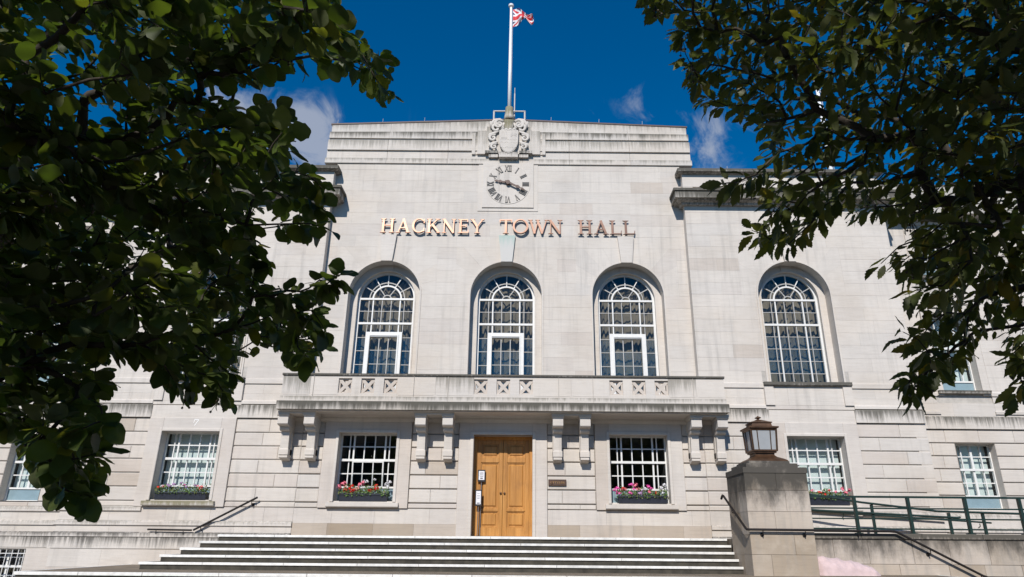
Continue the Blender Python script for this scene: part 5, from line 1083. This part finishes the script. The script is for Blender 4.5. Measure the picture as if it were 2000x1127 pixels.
TIPS_R = [(214,-1645,125),(171,-1617,222),(147,-1626,220),(134,-1624,198),(206,-1663,174),(151,-1633,120),(164,-1592,175),(233,-1623,115),(196,-1657,174),(204,-1657,193),(230,-1656,130),(260,-1604,84),(238,-1610,60),(214,-1656,140),(100,-1641,214),(135,-1627,220),(210,-1639,86),(142,-1626,199),(176,-1629,224),(215,-1676,156),(202,-1605,53),(158,-1624,208),(223,-1595,70),(249,-1599,72),(167,-1624,134),(234,-1628,179),(212,-1604,179),(141,-1631,183),(204,-1629,80),(210,-1630,96),(214,-1638,120),(178,-1661,159),(191,-1662,190),(166,-1662,176),(207,-1654,135),(228,-1624,103),(189,-1596,134),(153,-1635,222),(199,-1661,181),(217,-1689,151),(152,-1606,186),(221,-1633,179),(156,-1619,142),(239,-1646,164),(218,-1664,131),(233,-1622,95),(226,-1668,155),(133,-1650,208),(161,-1672,159),(233,-1616,89),(221,-1578,139),(205,-1642,128),(236,-1587,71),(164,-1664,157),(252,-1621,90),(217,-1670,178),(176,-1630,212),(226,-1650,169),(126,-1619,177),(170,-1607,129),(107,-1629,210),(245,-1638,130),(215,-1602,122),(216,-1630,105),(213,-1686,152),(164,-1605,122),(175,-1578,127),(233,-1666,140),(236,-1622,53),(241,-1659,161),(217,-1635,152),(204,-1637,84),(201,-1640,132),(177,-1651,162),(256,-1614,119),(240,-1627,103),(210,-1582,145),(216,-1609,181),(112,-1635,211),(245,-1620,61),(118,-1648,200),(230,-1618,179),(210,-1615,165),(261,-1593,87),(141,-1610,183),(225,-1633,125),(220,-1666,137),(252,-1614,95),(165,-1647,174),(213,-1658,127),(205,-1624,102),(165,-1575,123),(229,-1626,121),(229,-1655,164),(188,-1660,183),(225,-1688,169),(215,-1662,183),(227,-1668,129),(251,-1622,133),(229,-1590,83),(252,-1625,98),(224,-1593,64),(206,-1649,130),(152,-1617,216),(265,-1617,132),(203,-1626,92),(159,-1631,191),(225,-1676,178),(156,-1607,125),(231,-1635,128),(217,-1611,137),(212,-1682,160),(174,-1662,184),(156,-1578,126),(242,-1622,126),(212,-1602,56),(139,-1590,188),(263,-1597,93),(245,-1588,89),(140,-1623,180),(125,-1631,195),(119,-1630,205),(184,-1654,198),(165,-1606,176),(218,-1657,120),(193,-1619,172),(159,-1604,183),(218,-1658,196),(205,-1610,166),(190,-1653,171),(221,-1610,170),(161,-1591,184),(144,-1621,130),(175,-1660,172),(152,-1615,190),(147,-1590,185),(117,-1630,192),(262,-1574,88),(245,-1648,134),(172,-1641,164),(249,-1613,120),(163,-1620,226),(176,-1648,201),(216,-1622,129),(131,-1621,184),(221,-1681,150),(211,-1621,151),(160,-1645,169),(228,-1641,160),(237,-1648,209),(212,-1616,186),(154,-1624,192),(208,-1648,177),(223,-1683,167),(234,-1644,162),(131,-1630,205),(243,-1618,97),(225,-1644,43),(220,-1660,176),(266,-1612,126),(249,-1596,90),(196,-1627,79),(213,-1568,143),(167,-1639,189),(226,-1614,175),(230,-1613,123),(244,-1652,158),(218,-1622,177),(223,-1688,159),(259,-1607,75),(249,-1632,105),(165,-1624,178),(222,-1584,76),(173,-1617,237),(125,-1644,212),(215,-1652,193),(217,-1678,172),(241,-1615,92),(169,-1602,170),(198,-1623,93),(120,-1629,179),(181,-1585,127),(246,-1612,67),(210,-1610,79),(205,-1659,124),(210,-1628,106),(157,-1623,175),(138,-1617,129),(180,-1673,164),(200,-1663,172),(207,-1672,118),(253,-1618,126),(225,-1658,122),(215,-1629,150),(226,-1611,89),(104,-1659,197),(230,-1626,165),(188,-1623,135),(198,-1593,143),(213,-1636,96),(231,-1663,194),(232,-1597,80),(195,-1627,170),(176,-1615,166),(261,-1627,136),(195,-1620,148),(200,-1660,197),(211,-1659,199),(230,-1631,103),(160,-1630,181),(216,-1662,140),(166,-1591,113),(223,-1660,168),(206,-1616,151),(170,-1633,135),(204,-1607,135),(115,-1650,207),(185,-1644,212),(153,-1621,203),(187,-1615,160),(213,-1598,64),(246,-1623,100),(172,-1618,128),(164,-1627,141),(178,-1665,176),(214,-1659,171),(161,-1606,158),(143,-1618,216),(167,-1640,167),(161,-1597,122),(229,-1630,44),(184,-1666,191),(231,-1661,141),(205,-1638,174),(184,-1621,147),(186,-1588,134),(224,-1606,126),(173,-1627,148),(213,-1613,127),(173,-1660,163),(183,-1630,228),(162,-1636,194),(310,-1528,182),(168,-1514,294),(296,-1479,270),(194,-1477,291),(232,-1512,213),(314,-1534,78),(266,-1494,256),(321,-1566,198),(329,-1518,193),(220,-1500,329),(285,-1537,150),(277,-1560,187),(214,-1509,186),(210,-1546,257),(233,-1451,193),(326,-1553,227),(295,-1450,204),(213,-1463,192),(320,-1522,141),(199,-1530,282),(292,-1543,267),(299,-1483,122),(366,-1463,125),(271,-1514,122),(315,-1522,245),(387,-1483,211),(289,-1532,194),(272,-1501,252),(357,-1502,200),(357,-1454,124),(352,-1488,105),(310,-1580,234),(339,-1493,98),(256,-1565,248),(265,-1528,136),(302,-1596,247),(217,-1557,242),(292,-1500,167),(312,-1566,292),(299,-1522,132),(337,-1489,143),(304,-1500,173),(352,-1496,145),(328,-1541,261),(208,-1432,299),(141,-1514,312),(295,-1602,252),(298,-1484,254),(319,-1532,244),(202,-1504,219),(302,-1458,99),(159,-1504,317),(288,-1521,226),(298,-1427,218),(357,-1485,191),(371,-1497,188),(221,-1474,264),(209,-1476,262),(211,-1561,247),(189,-1473,279),(310,-1508,196),(269,-1443,209),(353,-1470,116),(260,-1512,137),(226,-1484,189),(302,-1576,197),(170,-1494,277),(296,-1611,246),(289,-1480,221),(133,-1528,313),(150,-1529,257),(294,-1593,250),(246,-1565,292),(221,-1542,283),(308,-1550,260),(316,-1497,257),(204,-1506,193),(316,-1551,310),(249,-1556,284),(314,-1576,213),(316,-1502,284),(323,-1559,239),(331,-1501,186),(354,-1496,134),(271,-1567,270),(207,-1454,178),(321,-1520,70),(243,-1522,246),(271,-1510,224),(319,-1553,231),(226,-1506,322),(344,-1468,100),(296,-1464,111),(296,-1492,210),(220,-1560,255),(291,-1553,178),(271,-1531,261),(319,-1504,190),(198,-1503,320),(162,-1519,273),(324,-1494,271),(368,-1452,134),(293,-1476,119),(309,-1560,216),(271,-1458,209),(262,-1572,287),(183,-1520,290),(145,-1524,287),(279,-1520,120),(252,-1528,252),(153,-1528,310),(273,-1546,189),(327,-1500,172),(362,-1490,190),(188,-1526,280),(320,-1458,114),(237,-1514,321),(231,-1575,234),(139,-1536,313),(323,-1513,264),(292,-1508,215),(302,-1556,189),(176,-1465,279),(281,-1533,130),(318,-1545,234),(223,-1533,251),(328,-1528,151),(157,-1549,309),(310,-1557,256),(266,-1523,129),(250,-1478,205),(330,-1566,236),(298,-1560,212),(261,-1496,217),(189,-1503,323),(143,-1552,308),(342,-1528,199),(205,-1536,274),(226,-1573,240),(285,-1623,214),(131,-1552,307),(190,-1540,185),(282,-1514,217),(291,-1554,211),(319,-1534,252),(244,-1494,206),(252,-1563,285),(225,-1496,274),(307,-1561,184),(216,-1520,201),(214,-1464,258),(320,-1544,185),(299,-1532,135),(209,-1500,232),(260,-1560,265),(305,-1513,170),(238,-1492,364),(255,-1506,223),(249,-1506,345),(326,-1553,192),(358,-1452,136),(223,-1499,360),(304,-1501,199),(301,-1490,283),(307,-1575,240),(274,-1552,198),(304,-1588,241),(181,-1521,183),(292,-1563,259),(214,-1495,265),(287,-1494,163),(240,-1493,348),(312,-1463,97),(279,-1565,269),(301,-1553,283),(303,-1564,275),(324,-1521,274),(195,-1520,266),(282,-1479,214),(274,-1566,258),(331,-1470,137),(231,-1549,278),(251,-1564,268),(305,-1464,110),(310,-1556,236),(178,-1500,283),(239,-1552,243),(284,-1570,181),(261,-1564,287),(236,-1556,281),(308,-1442,204),(198,-1512,340),(303,-1515,234),(302,-1563,202),(205,-1540,255),(279,-1576,190),(233,-1524,221),(298,-1534,142),(167,-1541,312),(344,-1516,152),(224,-1451,182),(331,-1512,186),(180,-1498,333),(342,-1486,137),(280,-1502,269),(362,-1494,146),(174,-1526,276),(146,-1532,270),(250,-1516,261),(289,-1557,293),(303,-1486,264),(215,-1479,194),(154,-1529,321),(264,-1572,277),(250,-1541,308),(203,-1482,283),(354,-1508,171),(239,-1521,255),(179,-1536,322),(325,-1506,83),(308,-1495,256),(301,-1576,262),(217,-1584,239),(312,-1496,188),(342,-1494,143),(217,-1578,228),(380,-1464,134),(221,-1486,355),(156,-1521,290),(208,-1487,272),(262,-1503,80),(281,-1543,138),(261,-1548,119),(323,-1519,155),(304,-1575,274),(307,-1547,306),(294,-1513,275),(324,-1458,107),(258,-1566,271),(308,-1492,272),(331,-1459,115),(245,-1455,195),(269,-1549,311),(250,-1454,208),(247,-1545,315),(270,-1549,134),(240,-1510,351),(321,-1458,125),(320,-1511,72),(278,-1531,210),(180,-1506,309),(193,-1502,289),(205,-1468,181),(293,-1578,182),(170,-1509,310),(301,-1584,250),(309,-1581,196),(292,-1493,182),(324,-1496,85),(276,-1497,245),(206,-1516,343),(314,-1523,145),(306,-1573,187),(209,-1469,166),(215,-1491,328),(191,-1502,342),(309,-1520,240),(236,-1450,184),(248,-1529,323),(166,-1519,320),(350,-1502,173),(308,-1500,134),(198,-1506,330),(309,-1591,235),(275,-1553,262),(275,-1568,192),(123,-1524,335),(217,-1531,283),(250,-1548,246),(302,-1477,208),(260,-1544,262),(196,-1506,198),(237,-1538,299),(283,-1623,222),(289,-1549,188),(329,-1569,246),(289,-1554,306),(340,-1479,105),(261,-1512,218),(303,-1562,287),(263,-1547,131),(313,-1520,272),(277,-1496,80),(361,-1475,140),(273,-1555,273),(234,-1586,238),(328,-1523,142),(305,-1576,247),(306,-1554,183),(284,-1431,210),(229,-1511,250),(207,-1531,184),(160,-1499,269),(328,-1486,138),(128,-1508,332),(324,-1533,265),(294,-1574,257),(225,-1512,188),(212,-1518,301),(304,-1470,117),(235,-1535,255),(307,-1452,211),(261,-1518,128),(214,-1518,223),(208,-1548,244),(264,-1476,214),(292,-1511,204),(197,-1538,264),(337,-1559,233),(281,-1462,211),(318,-1489,285),(292,-1506,193),(273,-1576,180),(291,-1567,191),(376,-1482,202),(301,-1610,242),(297,-1500,184),(264,-1498,243),(228,-1514,202),(243,-1502,254),(185,-1490,201),(298,-1535,181),(295,-1550,274),(333,-1488,286),(367,-1466,134),(273,-1496,219),(358,-1488,116),(228,-1492,354),(206,-1460,288),(226,-1518,229),(304,-1584,273),(151,-1506,323),(229,-1582,238),(340,-1454,125),(269,-1506,259),(359,-1517,203),(212,-1511,209),(243,-1516,234),(286,-1547,182),(320,-1464,132),(268,-1486,213),(229,-1483,268),(291,-1484,209),(294,-1530,271),(188,-1519,178),(302,-1479,281),(129,-1521,309),(201,-1510,285),(360,-1507,203),(206,-1454,274),(293,-1536,148),(262,-1520,139),(287,-1508,231),(304,-1466,88),(305,-1537,269),(294,-1508,160),(217,-1490,280),(282,-1545,130),(138,-1600,138),(196,-1607,98),(203,-1601,71),(204,-1596,47),(204,-1597,52),(233,-1614,44),(234,-1618,56)]
import numpy as np
def leafmat(name, top, under, trans):
    m, t, b, out = newmat(name)
    at = N(t, 'ShaderNodeAttribute', attribute_name='tint'); oi = N(t, 'ShaderNodeObjectInfo')
    v = math_(t, 'FRACT', math_(t, 'ADD', at.outputs['Fac'], oi.outputs['Random']))
    g = N(t, 'ShaderNodeNewGeometry')
    c1 = ramp(t, v, [(0, tuple(x*.65 for x in top)), (.5, top), (.9, (top[0]*1.5, top[1]*1.25, top[2]*.9)), (1, (top[0]*2.4, top[1]*1.45, top[2]*.8))])
    c = mix(t, g.outputs['Backfacing'], c1, mix(t, .75, c1, under))
    n = noise(t, pos(t), 45, 3, .6)
    c = mix(t, 1.0, c, ramp(t, n, [(.3, (.8, .8, .8)), (.7, (1.15, 1.15, 1.15))]), 'MULTIPLY')
    L(t, c, b.inputs['Base Color']); inp(b, Roughness=.5); b.inputs['Specular IOR Level'].default_value = .35
    tr = N(t, 'ShaderNodeBsdfTranslucent'); L(t, mix(t, 1.0, c1, trans, 'MULTIPLY'), tr.inputs[0])
    ms = N(t, 'ShaderNodeMixShader'); ms.inputs[0].default_value = .38
    L(t, b.outputs[0], ms.inputs[1]); L(t, tr.outputs[0], ms.inputs[2]); L(t, ms.outputs[0], out.inputs[0])
    return m
M['leafL'] = leafmat('whitebeam_leaf', (.056, .080, .019), (.105, .118, .06), (2.2, 2.5, .9))
M['leafR'] = leafmat('lobed_leaf', (.062, .080, .021), (.112, .122, .062), (2.2, 2.2, .9))
M['bark'] = plain('dark_bark', (.045, .036, .028), .9, var=.4, sc=14, bmp=.6)
M['berry'] = plain('dark_berry', (.05, .035, .02), .4, var=.3, sc=50)
def leaf_outline(kind, rnd):
    # half widths along the blade (0 base .. 1 tip)
    if kind == 'L': prof = [(0, .02), (.06, .15), (.16, .27), (.29, .35), (.44, .385), (.58, .38), (.70, .345), (.81, .28), (.91, .175), (.97, .09), (1.0, .0)]
    else: prof = [(0, .02), (.10, .10), (.20, .17), (.24, .145), (.36, .225), (.40, .185), (.52, .235), (.56, .19), (.67, .20), (.71, .155), (.82, .135), (.86, .095), (1.0, .0)]
    return [(t, w*(1+rnd.uniform(-.13, .13))) for t, w in prof]
def leaf_geo(kind, rnd):
    pr = leaf_outline(kind, rnd); bend = rnd.uniform(.0, .42); fold = rnd.uniform(.1, .8); v = []; f = []
    curl = rnd.uniform(-.4, .4)
    for t, w in pr:
        z = -bend*t*t
        z += .035*math.sin(t*7+curl*9); v += [(t, 0, z), (t+.01, w, z+w*fold*.6-w*w*.5+curl*w*t), (t+.01, -w, z+w*fold*.6-w*w*.5-curl*w*t)]
    n = len(pr)
    for i in range(n-1):
        a = 3*i; b = 3*i+3
        f += [(a, b, b+1, a+1), (b, a, a+2, b+2)]
    # stalk
    k = len(v); v += [(-.22, .006, .02), (-.22, -.006, .02), (.0, .006, 0), (.0, -.006, 0)]; f += [(k, k+1, k+3, k+2)]
    return np.array(v), f
Cp = np.array((0.515, -18.6, -.08))
Rm = np.array([tuple(rr), tuple(uu), tuple(fw)])
def project(p):
    d = Rm @ (np.array(p)-Cp)
    return (1023+F*d[0]/d[2], 563.5-F*d[1]/d[2], d[2]) if d[2] > .05 else (0, 0, -1)
def grow(name, label, kind, tips, base, fork, seed, crown_c, crown_r, nshade, mat_leaf, nberry):
    rnd = random.Random(seed); nr = np.random.RandomState(seed)
    T = empty(name, base); tag(T, label, 'tree', 'trees overhanging the square')
    tips = [np.array(t)/100.0 for t in tips]; nvis = len(tips)
    # crown outside the picture: overhead, beside and behind the camera
    shade = []
    while len(shade) < nshade:
        q = nr.normal(size=3); q /= np.linalg.norm(q); p = crown_c+q*np.array(crown_r)*nr.uniform(.25, 1)**.45
        if p[2] < .9: continue
        x, y, d = project(p)
        if d > 0 and -130 < x < 2130 and -150 < y < 1250: continue
        if np.linalg.norm(p-Cp) < 1.1: continue
        shade.append(p)
    nodes = tips+shade; order = sorted(range(len(nodes)), key=lambda i: np.linalg.norm(nodes[i]-fork))
    TA = np.array(tips); P = [np.array(fork)]; par = [-1]; idx = [-1]
    A = np.zeros((len(nodes)+1, 3)); A[0] = fork; rd = np.zeros(len(nodes)+1)
    for i in order:
        n = len(P); dd = np.linalg.norm(A[:n]-nodes[i], axis=1); cost = dd+.22*rd[:n]; j = int(np.argmin(cost))
        if dd[j] > .45 and i < nvis:          # long bare twigs only where the crown carries them
            for c in np.argsort(cost)[:30]:
                if all(np.sort(np.linalg.norm(TA-(A[c]*(1-f)+nodes[i]*f), axis=1))[1] < .24 for f in (.3, .5, .7)): j = int(c); break
        A[n] = nodes[i]; rd[n] = rd[j]+dd[j]; P.append(nodes[i]); par.append(j); idx.append(i)
    n = len(P); cnt = np.ones(n)
    for k in range(n-1, 0, -1): cnt[par[k]] += cnt[k]
    rad = .0026*np.sqrt(cnt)
    tr = MB()
    tr.tube([base, (base[0]+.05, base[1]-.02, base[2]+.6), ((base[0]+fork[0])/2+.06, (base[1]+fork[1])/2, (base[2]+fork[2])/2), tuple(fork)], [.21, .16, .145, min(.13, rad[0])], 12)
    tr.build('trunk', M['bark'], T, smooth=True)
    br = MB()
    for k in range(1, n):
        a, b = Vector(P[par[k]]), Vector(P[k]); l = (b-a).length
        mid = (a+b)/2+Vector((rnd.gauss(0, .06), rnd.gauss(0, .06), rnd.gauss(.03, .05)))*l
        ra = min(rad[par[k]], rad[k]*1.5)
        br.tube([a, mid, b], [ra, (ra+rad[k])/2, rad[k]*.8], 6 if rad[k] > .012 else 4, cap=False)
    tag(br.build('branches', M['bark'], T, smooth=True), kind='stuff')
    geos = [leaf_geo(kind, rnd) for _ in range(12)]
    meshes = []
    leaves = []
    def orient(p, d, sz):
        d = Vector(d).normalized(); up = Vector((rnd.gauss(0, .55), rnd.gauss(0, .55), 1.0)).normalized()
        y = up.cross(d)
        if y.length < 1e-3: y = d.orthogonal()
        y.normalize(); z = d.cross(y)
        m = Matrix((d*sz, y*sz, z*sz)).transposed().to_4x4(); m.translation = Vector(p); return m
    for k in range(1, n):
        p = Vector(P[k]); q = Vector(P[par[k]]); d = (p-q); l = d.length
        d = d.normalized() if l > 1e-4 else Vector((0, 0, -1))
        vis = idx[k] < nvis
        nl = rnd.randint(6, 9) if vis else rnd.randint(9, 12)
        sp = .085 if vis else .30
        for i in range(nl):
            s_ = i/(nl-1); base_p = p-d*min(l*.8, .14)*s_*.9
            side = d.orthogonal().normalized(); side.rotate(Matrix.Rotation(2.4*i+rnd.uniform(-.5, .5), 3, d))
            dr = (d*(.9-.4*s_)+side*(.5+.6*s_)+Vector((0, 0, -.45))).normalized()
            if not vis: base_p = p+Vector((rnd.gauss(0, sp), rnd.gauss(0, sp), rnd.gauss(0, sp*.8)))
            sz = (rnd.uniform(.058, .105) if kind == 'L' else rnd.uniform(.062, .105)) if vis else rnd.uniform(.15, .20)
            if not vis:
                x, y, dd = project(base_p)
                if dd > 0 and -90 < x < 2090 and -110 < y < 1200: continue
                if (base_p-Vector(Cp)).length < .6: continue
            leaves.append((orient(base_p+dr*.02, dr, sz), rnd.randrange(12), rnd.random(), vis))
        if vis and l > .30:                   # leaves carried along the longer twigs
            for _ in range(int(l*16)):
                f_ = rnd.uniform(.1, .9); bp = p.lerp(q, f_); dr = (d*.5+Vector((rnd.gauss(0, .6), rnd.gauss(0, .6), rnd.gauss(-.5, .4)))).normalized()
                leaves.append((orient(bp, dr, rnd.uniform(.055, .095)), rnd.randrange(12), rnd.random(), True))
    # the leaves that show largest are objects of their own
    def near(lf):
        if not lf[3]: return 1e9
        x, y, dd = project(lf[0].translation)
        return dd/lf[0].col[0].length*.1 + (0 if 10 < x < 1990 and 10 < y < 1100 else 50)
    leaves.sort(key=near)
    for v, f in geos:
        mb = MB(); mb.v = [tuple(q) for q in v]; mb.f = f; mb.t = [0.0]*len(f); mb.m = [0]*len(f)
        o = mb.build('leaf', mat_leaf, None, smooth=True); meshes.append(o.data); bpy.data.objects.remove(o)
    inv = Matrix.Translation(-Vector(base))
    for m_, g, tn, vs in leaves[:300]:
        o = bpy.data.objects.new('leaf', meshes[g]); COL.objects.link(o); o.parent = T; o.matrix_parent_inverse = inv; o.matrix_basis = m_
    V = []; Fc = []; Tn = []; off = 0
    simple = [(np.array([(0, 0, 0), (.35, .33, .02), (1, 0, -.12), (.35, -.33, .02)]), [(0, 1, 2), (0, 2, 3)])]
    for m_, g, tn, vs in leaves[300:]:
        v, f = geos[g] if vs else simple[0]
        A3 = np.array(m_.to_3x3()); V.append(v @ A3.T+np.array(m_.translation)); Fc += [tuple(i+off for i in q) for q in f]; Tn += [tn]*len(f); off += len(v)
    mb = MB(); mb.v = [tuple(q) for q in np.concatenate(V)]; mb.f = Fc; mb.t = Tn; mb.m = [0]*len(Fc)
    tag(mb.build('crown', mat_leaf, T, smooth=True), kind='stuff')
    bb = MB(); ends = [k for k in range(1, n) if idx[k] < nvis and cnt[k] == 1]
    for k in rnd.sample(ends, min(nberry, len(ends))):
        p = Vector(P[k])+Vector((0, 0, -.02))
        for _ in range(rnd.randint(5, 9)):
            e = p+Vector((rnd.gauss(0, .022), rnd.gauss(0, .022), rnd.uniform(-.075, -.02)))
            bb.tube([p, e], .0012, 3, cap=False); bb.lathe([(.001, -.0055), (.004, -.0035), (.0058, 0), (.004, .0035), (.001, .0055)], tuple(e), 6)
    tag(bb.build('berries', M['berry'], T, smooth=True), kind='stuff')
    return T
grow('whitebeam_tree', 'dark broad leaved tree overhanging the upper left of the view', 'L', TIPS_L, (-3.5, -15.6, -1.6), np.array((-3.2, -15.7, .75)), 5,
     np.array((-2.9, -17.3, 3.3)), (4.2, 4.2, 2.5), 700, M['leafL'], 40)
grow('lobed_leaf_tree', 'dark tree with narrow lobed leaves overhanging the upper right of the view', 'R', TIPS_R, (4.9, -15.7, -1.6), np.array((4.5, -15.8, .75)), 8,
     np.array((4.2, -17.3, 3.3)), (4.2, 4.2, 2.5), 700, M['leafR'], 55)
